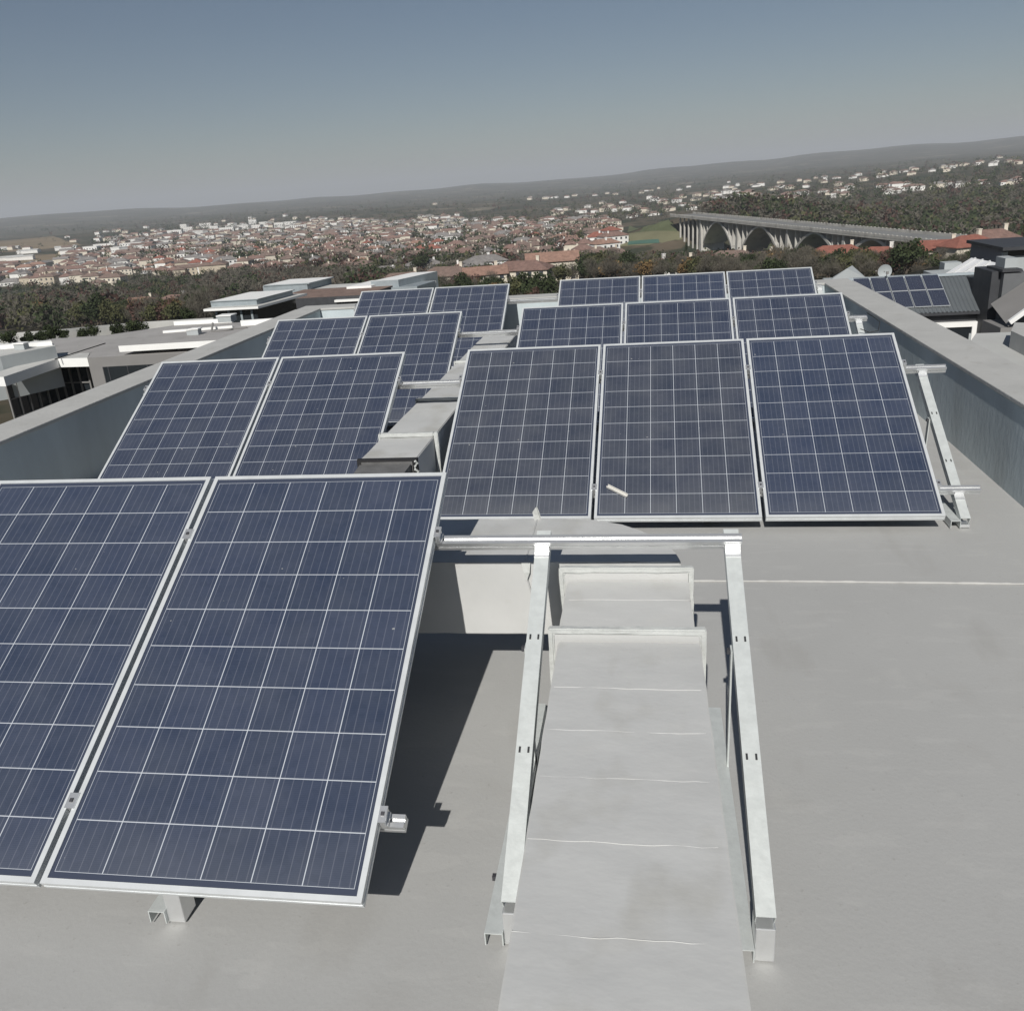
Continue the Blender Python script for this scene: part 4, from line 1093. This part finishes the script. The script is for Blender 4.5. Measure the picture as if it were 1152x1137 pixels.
# ================================================================== TREES
def leafmat(name, c1, c2):
    m = mat(name, c1, .8, spec=.2, col2=c2, vscale=.55, detail=3, thresh=(.35, .68)); return m
LM = {'evergreen': leafmat('leaf_evergreen', (0.020, 0.030, 0.012), (0.055, 0.07, 0.03)), 'olive': leafmat('leaf_olive', (0.045, 0.05, 0.022), (0.10, 0.10, 0.045)),
      'autumn': leafmat('leaf_autumn', (0.10, 0.066, 0.03), (0.25, 0.165, 0.075)), 'bare': leafmat('twig_grey', (0.075, 0.068, 0.054), (0.135, 0.122, 0.098)),
      'plum': leafmat('leaf_plum', (0.05, 0.028, 0.022), (0.105, 0.06, 0.048))}
bark_m = mat('bark', (0.085, 0.07, 0.055), 0.9, var=.2, vscale=3)
def rand_unit(r, n):
    v = r.normal(size=(n, 3)); return v / np.linalg.norm(v, axis=1)[:, None]
def crown_mesh(kind, seed, R=4.0, Hh=8.0, nleaf=1500, size=.34):
    r = np.random.default_rng(seed)
    bare = kind == 'bare'
    nl = 13
    cl = rand_unit(r, nl) * (r.random(nl) ** .5)[:, None] * np.array([R * .62, R * .62, Hh * .26]); cl[:, 2] += Hh * .60
    cl[:, :2] += r.normal(size=2) * R * .1
    rl = r.uniform(.30, .50, nl) * R
    k = r.integers(0, nl, nleaf)
    u = rand_unit(r, nleaf) * (r.random(nleaf) ** (.33 if not bare else .5))[:, None]
    c = cl[k] + u * rl[k][:, None] * np.array([1, 1, .82])
    gap = np.sin(c[:, 0] * 1.9 + seed) + np.sin(c[:, 1] * 2.2 + 1.3 * seed) + np.sin(c[:, 2] * 1.7)
    keep = gap > -1.25; c = c[keep]; u = u[keep]; n = len(c)
    if bare:
        a = u * .55 + rand_unit(r, n) * .6 + np.array([0, 0, .55]); a /= np.linalg.norm(a, axis=1)[:, None]
        bb = np.cross(a, rand_unit(r, n)); bb /= np.linalg.norm(bb, axis=1)[:, None]
        a = a * r.uniform(.35, .8, n)[:, None]; bb = bb * .030
    else:
        a = rand_unit(r, n); bb = np.cross(a, rand_unit(r, n)); bb /= np.linalg.norm(bb, axis=1)[:, None]
        s = (size * r.uniform(.5, 1.2, n))[:, None]; a = a * s; bb = bb * s * .65
    v = np.stack([c - a - bb * .3, c + bb - a * .1, c + a, c - bb + a * .1], 1).reshape(-1, 3)
    f = np.arange(len(v)).reshape(-1, 4)
    me = bpy.data.meshes.new('crown'); me.from_pydata(v.tolist(), [], f.tolist()); me.materials.append(LM[kind])
    return me, cl
def trunk_mesh(cl, Hh, r0=.24):
    b = MB(); b.tube([(0, 0, -1.2), (0.05, .05, Hh * .2), (.1, 0, Hh * .42), (.05, .1, Hh * .62)], [r0 * 1.2, r0, r0 * .7, r0 * .35], 7)
    for i, c in enumerate(cl[:9]):
        z0 = Hh * (.22 + .03 * i); p0 = Vector((.07, .05, z0)); p1 = Vector(c); m1 = p0.lerp(p1, .5) + Vector((0, 0, -.25))
        b.tube([p0, m1, p1], [r0 * .45, r0 * .28, .03], 5)
    return b.mesh('trunk', bark_m)
TV = {}
for kind, nv, Hh, R, nleaf in (('evergreen', 4, 8.5, 4.3, 2100), ('olive', 3, 7.5, 4.2, 1700), ('autumn', 3, 8.5, 4.6, 1500), ('bare', 4, 9.5, 4.6, 2600), ('plum', 2, 7.0, 3.6, 1400)):
    TV[kind] = []
    for i in range(nv):
        me, cl = crown_mesh(kind, 11 * i + len(kind) * 3, R, Hh, nleaf); TV[kind].append((me, trunk_mesh(cl, Hh, .17 if kind == 'bare' else .24), Hh))
# conifer (upright dark spire)
def conifer(seed):
    r = np.random.default_rng(seed); n = 1600; z = r.random(n) ** .8 * 11 + 1
    rad = (12.3 - z) / 11 * 2.1 * (.55 + .45 * r.random(n)) * (1 + .25 * np.sin(z * 3)); t = r.random(n) * 6.283
    c = np.stack([rad * np.cos(t), rad * np.sin(t), z], 1); a = np.stack([np.cos(t), np.sin(t), -.4 + 0 * t], 1) * .45; bb = np.cross(a, rand_unit(r, n)) * .5
    v = np.stack([c - a, c + bb * .5, c + a, c - bb * .5], 1).reshape(-1, 3)
    me = bpy.data.meshes.new('crown'); me.from_pydata(v.tolist(), [], np.arange(len(v)).reshape(-1, 4).tolist()); me.materials.append(LM['evergreen'])
    b = MB(); b.tube([(0, 0, -1), (0, 0, 6), (0, 0, 12)], [.25, .15, .03], 7); return me, b.mesh('trunk', bark_m), 12.5
TV['conifer'] = [conifer(3), conifer(4)]
NM = {'evergreen': 'evergreen_tree', 'olive': 'broadleaf_tree', 'autumn': 'autumn_tree', 'bare': 'bare_tree', 'plum': 'plum_tree', 'conifer': 'conifer_tree'}
DS = {'evergreen': 'dark evergreen tree', 'olive': 'olive broadleaf tree', 'autumn': 'thin autumn tree', 'bare': 'bare winter tree', 'plum': 'small plum tree', 'conifer': 'dark conifer'}
ntree = 0
trees = []
LANDM = [(x, y, lb.split(',')[0]) for x, y, lb in ((20, 300, 'the brown fields'), (52, 345, 'the autumn tree'), (160, 345, 'the orange roof at left'), (200, 345, 'the gable windowed house'), (265, 340, 'the pavilion'), (330, 318, 'the zinc box'), (386, 322, 'the brown hip roof'),
 (455, 315, 'the long terracotta row'), (547, 312, 'the cream gable'), (592, 330, 'the bushy dark tree'), (622, 300, 'the tall orange gable'), (735, 275, 'the playing field'), (738, 305, 'the little red roof'), (822, 290, 'the broad brown roof'), (855, 270, 'the bridge pier'), (938, 283, 'the rust red house'), (995, 305, 'the satellite dish'), (1030, 262, 'the bridge end'), (1060, 280, 'the orange red roof'), (1110, 275, 'the grey modern house'))]
def near(x, y):
    a, c, nme = min(LANDM, key=lambda q: (q[0] - x) ** 2 + (q[1] - y) ** 2 * 2)
    dx, dy = x - a, y - c
    if dx * dx + dy * dy < 100: return 'close by ' + nme
    far_ = 'well ' if abs(dx) + abs(dy) > 45 else 'just '
    return far_ + (('above ' if dy < 0 else 'below ') if abs(dy) > abs(dx) * .8 else ('right of ' if dx > 0 else 'left of ')) + nme
def topmin(x):
    for lim, t in ((110, 322), (132, 329), (212, 345), (235, 335), (422, 304), (655, 318), (695, 291), (775, 296), (868, 297), (920, 288), (1000, 293), (1026, 284), (1170, 298)):
        if x < lim: return t
def tree(p, kind, hgt, label, group):
    global ntree
    me, tr, Hh = TV[kind][random.randrange(len(TV[kind]))]
    r = empty(NM[kind], p, label, 'tree', group); r.rotation_euler.z = random.uniform(0, 6.28)
    s = hgt / Hh; r.scale = (s * random.uniform(.92, 1.15), s * random.uniform(.92, 1.15), s)
    link(bpy.data.objects.new('trunk', tr), r); link(bpy.data.objects.new('crown', me), r)
    trees.append((p.x, p.y, hgt * .42)); ntree += 1
# key trees the eye can pick out: pixel of the trunk foot, kind, height in metres, label
KEY = [
 (8, 372, 'evergreen', 12, 'big dark evergreen at the left border above the pale roof'), (26, 366, 'plum', 8, 'plum brown tree just right of the dark evergreen at the left border'),
 (52, 366, 'autumn', 11, 'broad orange brown autumn tree at left, beyond the pale roof'), (78, 364, 'autumn', 10, 'orange tree touching the broad autumn tree on its right'),
 (70, 371, 'olive', 6, 'low yellow green tree in front of the autumn trees'), (100, 364, 'bare', 10, 'bare tree between the autumn trees and the orange roof'),
 (120, 352, 'olive', 10, 'green tree left of the half hidden orange roof'), (128, 364, 'evergreen', 8, 'dark tree in front of the half hidden orange roof'),
 (150, 364, 'bare', 8, 'bare tree in front of the half hidden orange roof'), (172, 360, 'autumn', 8, 'brown leaved tree in front of the red brown roof'), 
 (216, 356, 'bare', 8, 'bare tree right of the house with white gable windows'), (232, 350, 'bare', 10, 'bare tree just left of the pavilion'),
 (284, 332, 'evergreen', 9, 'dark tree behind the pavilion roof'), (335, 325, 'bare', 12, 'tall bare tree behind the zinc box'), (352, 325, 'bare', 12, 'rounded bare tree right of the zinc box'),
 (360, 322, 'olive', 8, 'greenish tree beside the small brown hip roof'), (418, 318, 'olive', 8, 'olive tree between the hip roof and the long terracotta row'),
 (475, 312, 'evergreen', 14, 'dark evergreen clump above the long terracotta row'), (523, 336, 'evergreen', 7.5, 'round dark tree in front of the long terracotta row'),
 (592, 346, 'evergreen', 9.5, 'large bushy dark tree in front of the terracotta roofs'), (612, 348, 'evergreen', 9, 'bushy dark tree beside the left edge of the farthest right panels'),
 (574, 348, 'olive', 6.5, 'lower bushy tree in the gap between the arrays'), (600, 352, 'plum', 4.5, 'plum coloured bush in front of the large dark tree'),
 (548, 336, 'evergreen', 6, 'low dark bush behind the farthest left panels'), (565, 300, 'conifer', 9, 'upright palm like dark tree above the terracotta row'),
 (585, 303, 'conifer', 9, 'second upright dark tree above the orange gable'),
 (662, 318, 'evergreen', 10, 'dark rounded tree right of the orange gable'), (676, 319, 'evergreen', 9, 'dark tree over the farthest right panels, left one of a pair'), 
 (703, 318, 'evergreen', 10, 'dark tree over the farthest right panels, right one of a pair'), (690, 300, 'bare', 12, 'bare tree at the corner of the playing field'),
 (720, 300, 'evergreen', 6, 'dark tree left of the little red roof'), (752, 312, 'bare', 8, 'bare tree between the two small red roofs'), (772, 296, 'conifer', 10, 'dark conifer standing left of the first arch'),
 (785, 312, 'evergreen', 8, 'green tree left of the broad brown roof'), (798, 316, 'evergreen', 7, 'dark shrubby tree in front of the broad brown roof'),
 (845, 306, 'evergreen', 9, 'dark tree in front of the dull brown roof'), (838, 308, 'evergreen', 7, 'dark tree between the two brown roofs'), (870, 310, 'autumn', 8, 'brown tree by the bridge pier foot'),
 (889, 284, 'conifer', 13, 'dark conifer standing in front of the bridge pier'), (884, 306, 'olive', 7, 'olive tree below the bridge pier'), (903, 306, 'autumn', 7, 'rusty bush tree left of the long rust red house'),
 (920, 306, 'olive', 6, 'olive bush tree left end of the rust red house front'), (942, 310, 'evergreen', 8, 'dark tree in front of the rust red house'), (955, 308, 'olive', 9, 'tall olive tree in front of the rust red house'),
 (972, 308, 'olive', 8, 'olive tree covering the right half of the rust red house'), (1003, 306, 'bare', 9, 'brown bare tree above the satellite dish'), (1020, 306, 'bare', 10, 'large bare tree above the corrugated roof'),
 (1040, 308, 'bare', 10, 'large bare tree left of the white metal roof'), (1058, 304, 'autumn', 9, 'brown tree directly left of the white metal roof'), (1012, 308, 'olive', 6, 'olive tree among the bare trees above the corrugated roof'),
]
for x, y, kd, hg, lb in KEY:
    p = ground_hit(x, y)
    if p:
        if kd != 'conifer' and not (470 < x < 480): hg = max(3.0, min(hg, (y - topmin(x) + 12) * math.hypot(p.x, p.y) / F_PX))
        tree(p, kd, hg, lb, 'trees picked out below the roof terrace')
# scattered individual trees: the nearest ones one by one, the rest go into the woodland
tr_ = 0; spots = []; sp_grid = {}; tk_grid = {}; km_grid = {}
for a, c, r_ in taken: tk_grid.setdefault((int(a // 30), int(c // 30)), []).append((a, c, r_))
for a, c, r_ in trees: km_grid.setdefault((int(a // 30), int(c // 30)), []).append((a, c, r_))
def hit(gr, p, extra):
    for i in (-1, 0, 1):
        for j in (-1, 0, 1):
            for a, c, r_ in gr.get((int(p.x // 30) + i, int(p.y // 30) + j), ()):
                if (p.x - a) ** 2 + (p.y - c) ** 2 < (r_ + extra) ** 2: return True
    return False
def on_bridge(p):
    q = p - Ab; q = Vector((q.x, q.y, 0)); return -10 < q.dot(nbv) < BW + 8 and -330 < q.dot(eb) < 130
while tr_ < 26000 and len(spots) < 1500:
    tr_ += 1
    x = random.uniform(-15, 1165); y = random.uniform(256, 374)
    lim = 374 if x < 240 else 338 if x < 560 else 322
    if y > lim or y < (300 if x < 235 else topmin(x) - 16): continue
    if 690 < x < 782 and y < 292: continue
    if 690 < x < 1000 and y < 299: continue
    if x >= 1026 and 274 < y < 307: continue
    if x < 105 and y < 304: continue
    p = ground_hit(x, y)
    if p is None: continue
    d = math.hypot(p.x, p.y)
    if d < 105 or d > 620: continue
    if hit(tk_grid, p, 1.5) or hit(km_grid, p, .8) or hit(sp_grid, p, 0) or on_bridge(p): continue
    sp_grid.setdefault((int(p.x // 30), int(p.y // 30)), []).append((p.x, p.y, 4.6))
    side = x > 640
    kd = random.choices(['evergreen', 'olive', 'bare', 'autumn', 'plum', 'conifer'], [20, 12, 50, 12, 5, 1] if not side else [20, 14, 54, 8, 4, 1])[0]
    if 210 < x < 400 and y > 296: kd = random.choices(['bare', 'evergreen', 'plum'], [8, 1, 1])[0]
    hg = random.uniform(6.5, 11) * (1.1 if kd in ('bare', 'conifer') else 1)
    hg = min(hg, (y - topmin(x) + 6 + random.uniform(-4, 4)) * d / F_PX) if y > topmin(x) + 10 else min(hg, 7)
    if hg < 2.6: continue
    spots.append((d, x, y, p, kd, hg))
spots.sort(key=lambda q: q[0])
for d, x, y, p, kd, hg in spots[:262]:
    lb = '%s %s' % (DS[kd], near(x, y)); tree(p, kd, hg, lb, lb + ' (several)')
rest_trees = spots[262:]
# shrubs along the garden wall
for i, (x, y, s, lb) in enumerate(((10, 384, 2.4, 'left end of the hedge'), (32, 386, 2.2, 'second from the left'), (46, 383, 2.0, 'third from the left'), (58, 381, 2.4, 'in the middle of the hedge'), (70, 378, 2.0, 'left of the gap in the wall'), (94, 378, 1.9, 'before the pale wall'), (105, 377, 2.2, 'between wall and round shrub'), (131, 376, 2.3, 'the single round shrub'), (154, 377, 3.2, 'the large round one by the roof edge'), (212, 361, 2.6, 'beside the pavilion'))):
    p = ony(x, y, 80 + x * .09)
    r = empty('shrub', p, 'dark shrub by the garden wall, %s' % lb, 'shrub', 'shrubs along the garden wall')
    me, tr, Hh = TV['evergreen'][i % 4]; sc = s * 1.0 / Hh; r.location.z -= .9; r.scale = (sc, sc, sc); r.rotation_euler.z = i
    link(bpy.data.objects.new('stem', tr), r); link(bpy.data.objects.new('foliage', me), r)

# woodland: the countless remaining trees of the valley and the far slopes, one mass
def woodland():
    r = np.random.default_rng(5)
    V = []; Fc = []; MI = []
    kinds = ['evergreen', 'bare', 'olive', 'plum']
    grid = {}
    for a, c, rr_ in taken: grid.setdefault((int(a // 40), int(c // 40)), []).append((a, c, rr_))
    n = 0; base = 0; t = 0
    for d, x, y, p, kd, hg in rest_trees:
        k = {'evergreen': 0, 'conifer': 0, 'bare': 1, 'autumn': 3, 'olive': 2, 'plum': 3}[kd]; R = hg * .5; nl = 150
        c = rand_unit(r, nl) * (r.random(nl) ** .4)[:, None] * np.array([R, R, hg * .38]) * (1 + .2 * r.normal(size=(nl, 1))) + np.array([p.x, p.y, p.z + hg * .56])
        a = rand_unit(r, nl); bb = np.cross(a, rand_unit(r, nl)); bb /= np.linalg.norm(bb, axis=1)[:, None]
        a *= R * (.17 if k != 1 else .24); bb *= R * (.13 if k != 1 else .035)
        V.append(np.stack([c - a, c + bb, c + a, c - bb], 1).reshape(-1, 3)); MI += [k] * nl
    while n < 6500 and t < 120000:
        t += 1
        x = r.uniform(-20, 1170); y = r.uniform(172, 330)
        hy = 247.2 - .0713 * x
        if y < hy + 6 or (x > 300 and y > 312): continue
        d_ = ray(x, y)
        zc = -55.0
        # screen-uniform sample
        p = None
        dd = -d_.z / math.hypot(d_.x, d_.y)
        g0 = 55 / max(dd, .004)
        if g0 > 7000: continue
        if g0 > 1500 and r.random() < .25: continue
        p = ground_hit(x, y)
        if p is None: continue
        dist = math.hypot(p.x, p.y)
        if dist < 420: continue
        if y > 287 and 640 < x < 1000: continue
        if 690 < x < 776 and 251 < y < 293 : continue
        if 782 <= x < 880 and 262 < y < 285 and r.random() < .6: continue
        if x < 105 and 262 < y < 302 and r.random() < .88: continue
        if pnoise(p.x / 70.0 + 3, p.y / 60.0) < -.25 and r.random() < .55 and dist < 2500: continue
        bad = False
        for i in (-1, 0, 1):
            for j in (-1, 0, 1):
                for a, c, rr_ in grid.get((int(p.x // 40) + i, int(p.y // 40) + j), ()):
                    if (p.x - a) ** 2 + (p.y - c) ** 2 < (rr_ + 2.0) ** 2: bad = True
        if bad: continue
        q = p - Ab
        if -8 < Vector((q.x, q.y, 0)).dot(nbv) < BW + 8 and -330 < Vector((q.x, q.y, 0)).dot(eb) < 130: continue
        hgt = r.uniform(5.5, 10.5) * (1 + min(dist / 6000, .6)) * (.6 if y > 296 and x < 330 else 1); R = hgt * .5
        if y > 300 and x < 330 and r.random() < .35: continue
        nl = int(np.clip(60 * 600 / dist, 16, 80))
        k = int(r.choice(4, p=[.27, .50, .13, .10]))
        sz = R * .25 if k != 1 else R * .24
        c = rand_unit(r, nl) * (r.random(nl) ** .4)[:, None] * np.array([R, R, hgt * .40]) * (1 + .25 * r.normal(size=(nl, 1))) + np.array([p.x, p.y, p.z + hgt * .52])
        a = rand_unit(r, nl); bb = np.cross(a, rand_unit(r, nl)); bb /= np.linalg.norm(bb, axis=1)[:, None]
        a *= sz * (1 if k != 1 else 1.3); bb *= sz * (.8 if k != 1 else .28)
        V.append(np.stack([c - a, c + bb, c + a, c - bb], 1).reshape(-1, 3)); MI += [k] * nl; n += 1
    v = np.concatenate(V); f = np.arange(len(v)).reshape(-1, 4)
    me = bpy.data.meshes.new('woodland')
    me.vertices.add(len(v)); me.vertices.foreach_set('co', v.ravel()); me.loops.add(len(v)); me.loops.foreach_set('vertex_index', f.ravel())
    me.polygons.add(len(f)); me.polygons.foreach_set('loop_start', np.arange(0, len(v), 4)); me.polygons.foreach_set('loop_total', np.full(len(f), 4))
    for k in kinds: me.materials.append(LM[k])
    me.polygons.foreach_set('material_index', np.array(MI)); me.update(calc_edges=True)
    o = bpy.data.objects.new('woodland', me); link(o); o['kind'] = 'stuff'
    o['label'] = 'mass of small trees filling the valley between the houses'
    # the remaining roofs of the far town, past the houses set one by one
    V = MB(); n = 0; t = 0
    rs = random.Random(9)
    for d, x, y, p in rest_houses:
        w_, d2_, h = rs.uniform(13, 21), rs.uniform(9, 14), rs.choice([3.6, 6.2, 7]); a = rs.choice([0, 1.57]) + rs.uniform(-.4, .4) + .25
        bb = MB(); bb.box((-w_ / 2, -d2_ / 2, -3), (w_ / 2, d2_ / 2, h), rs.choice([0, 1])); roof_part(bb, w_, d2_, h + .1, 2.4, rs.choice([0, .9]), rs.choice([2, 3, 3, 4]))
        M_ = Matrix.Translation(p) @ Matrix.Rotation(a, 4, 'Z'); V.add([M_ @ Vector(q) for q in bb.v], [], 0)
        k0 = len(V.v) - len(bb.v); V.f += [tuple(i + k0 for i in f_) for f_ in bb.f]; V.mi += bb.mi
    while n < 300 and t < 9000:
        t += 1
        x = rs.uniform(-10, 1150); hy = 247.2 - .0713 * x; y = hy + rs.uniform(10, 60)
        p = ground_hit(x, y)
        if p is None: continue
        dist = math.hypot(p.x, p.y)
        if dist < 1300 or dist > 3600 or (x < 110 and rs.random() < .7): continue
        if pnoise(p.x / 260 + 1, p.y / 330) < -.05: continue
        w_, d2_, h = rs.uniform(11, 20), rs.uniform(9, 12), rs.uniform(3, 7); a = rs.uniform(-.6, .6)
        bb = MB(); bb.box((-w_ / 2, -d2_ / 2, -3), (w_ / 2, d2_ / 2, h), rs.choice([0, 1])); roof_part(bb, w_, d2_, h + .1, 2.3, .9, rs.choice([2, 3, 3, 4]))
        M_ = Matrix.Translation(p) @ Matrix.Rotation(a, 4, 'Z'); V.add([M_ @ Vector(q) for q in bb.v], [], 0)
        k0 = len(V.v) - len(bb.v); V.f += [tuple(i + k0 for i in f_) for f_ in bb.f]; V.mi += bb.mi; n += 1
    o = V.build('distant_town', [walls[0], walls[1], terra[0], terra[2], terra[3]], raw=True); o['kind'] = 'stuff'
    o['label'] = 'blur of tiny pale houses and brown roofs towards the horizon'
woodland()
print('trees', ntree, 'houses', len(placed))

# where several look-alikes share a description, say which one by its place in the picture
same = {}
for o in COL.objects:
    if o.parent is None and o.get('label') and o.get('category'): same.setdefault(o['label'], []).append(o)
NUM = ['', 'one', 'two', 'three', 'four', 'five', 'six', 'seven', 'eight', 'nine', 'ten', 'eleven', 'twelve', 'thirteen', 'fourteen']
ORD = ['first', 'second', 'third', 'fourth', 'fifth', 'sixth', 'seventh', 'eighth', 'ninth', 'tenth', 'eleventh', 'twelfth', 'thirteenth', 'fourteenth', 'fifteenth', 'sixteenth', 'seventeenth', 'eighteenth']
for lb, obs in same.items():
    n = len(obs)
    if n < 2 or n > 18: continue
    obs.sort(key=lambda o: math.atan2(o.location.x, o.location.y))
    for i, o in enumerate(obs):
        if not o.get('group'): o['group'] = lb
        where = 'leftmost' if i == 0 else 'rightmost' if i == n - 1 else ORD[i] + ' from left'
        o['label'] = '%s, %s' % (lb, where if n > 2 else where.replace('most', ' one of two'))
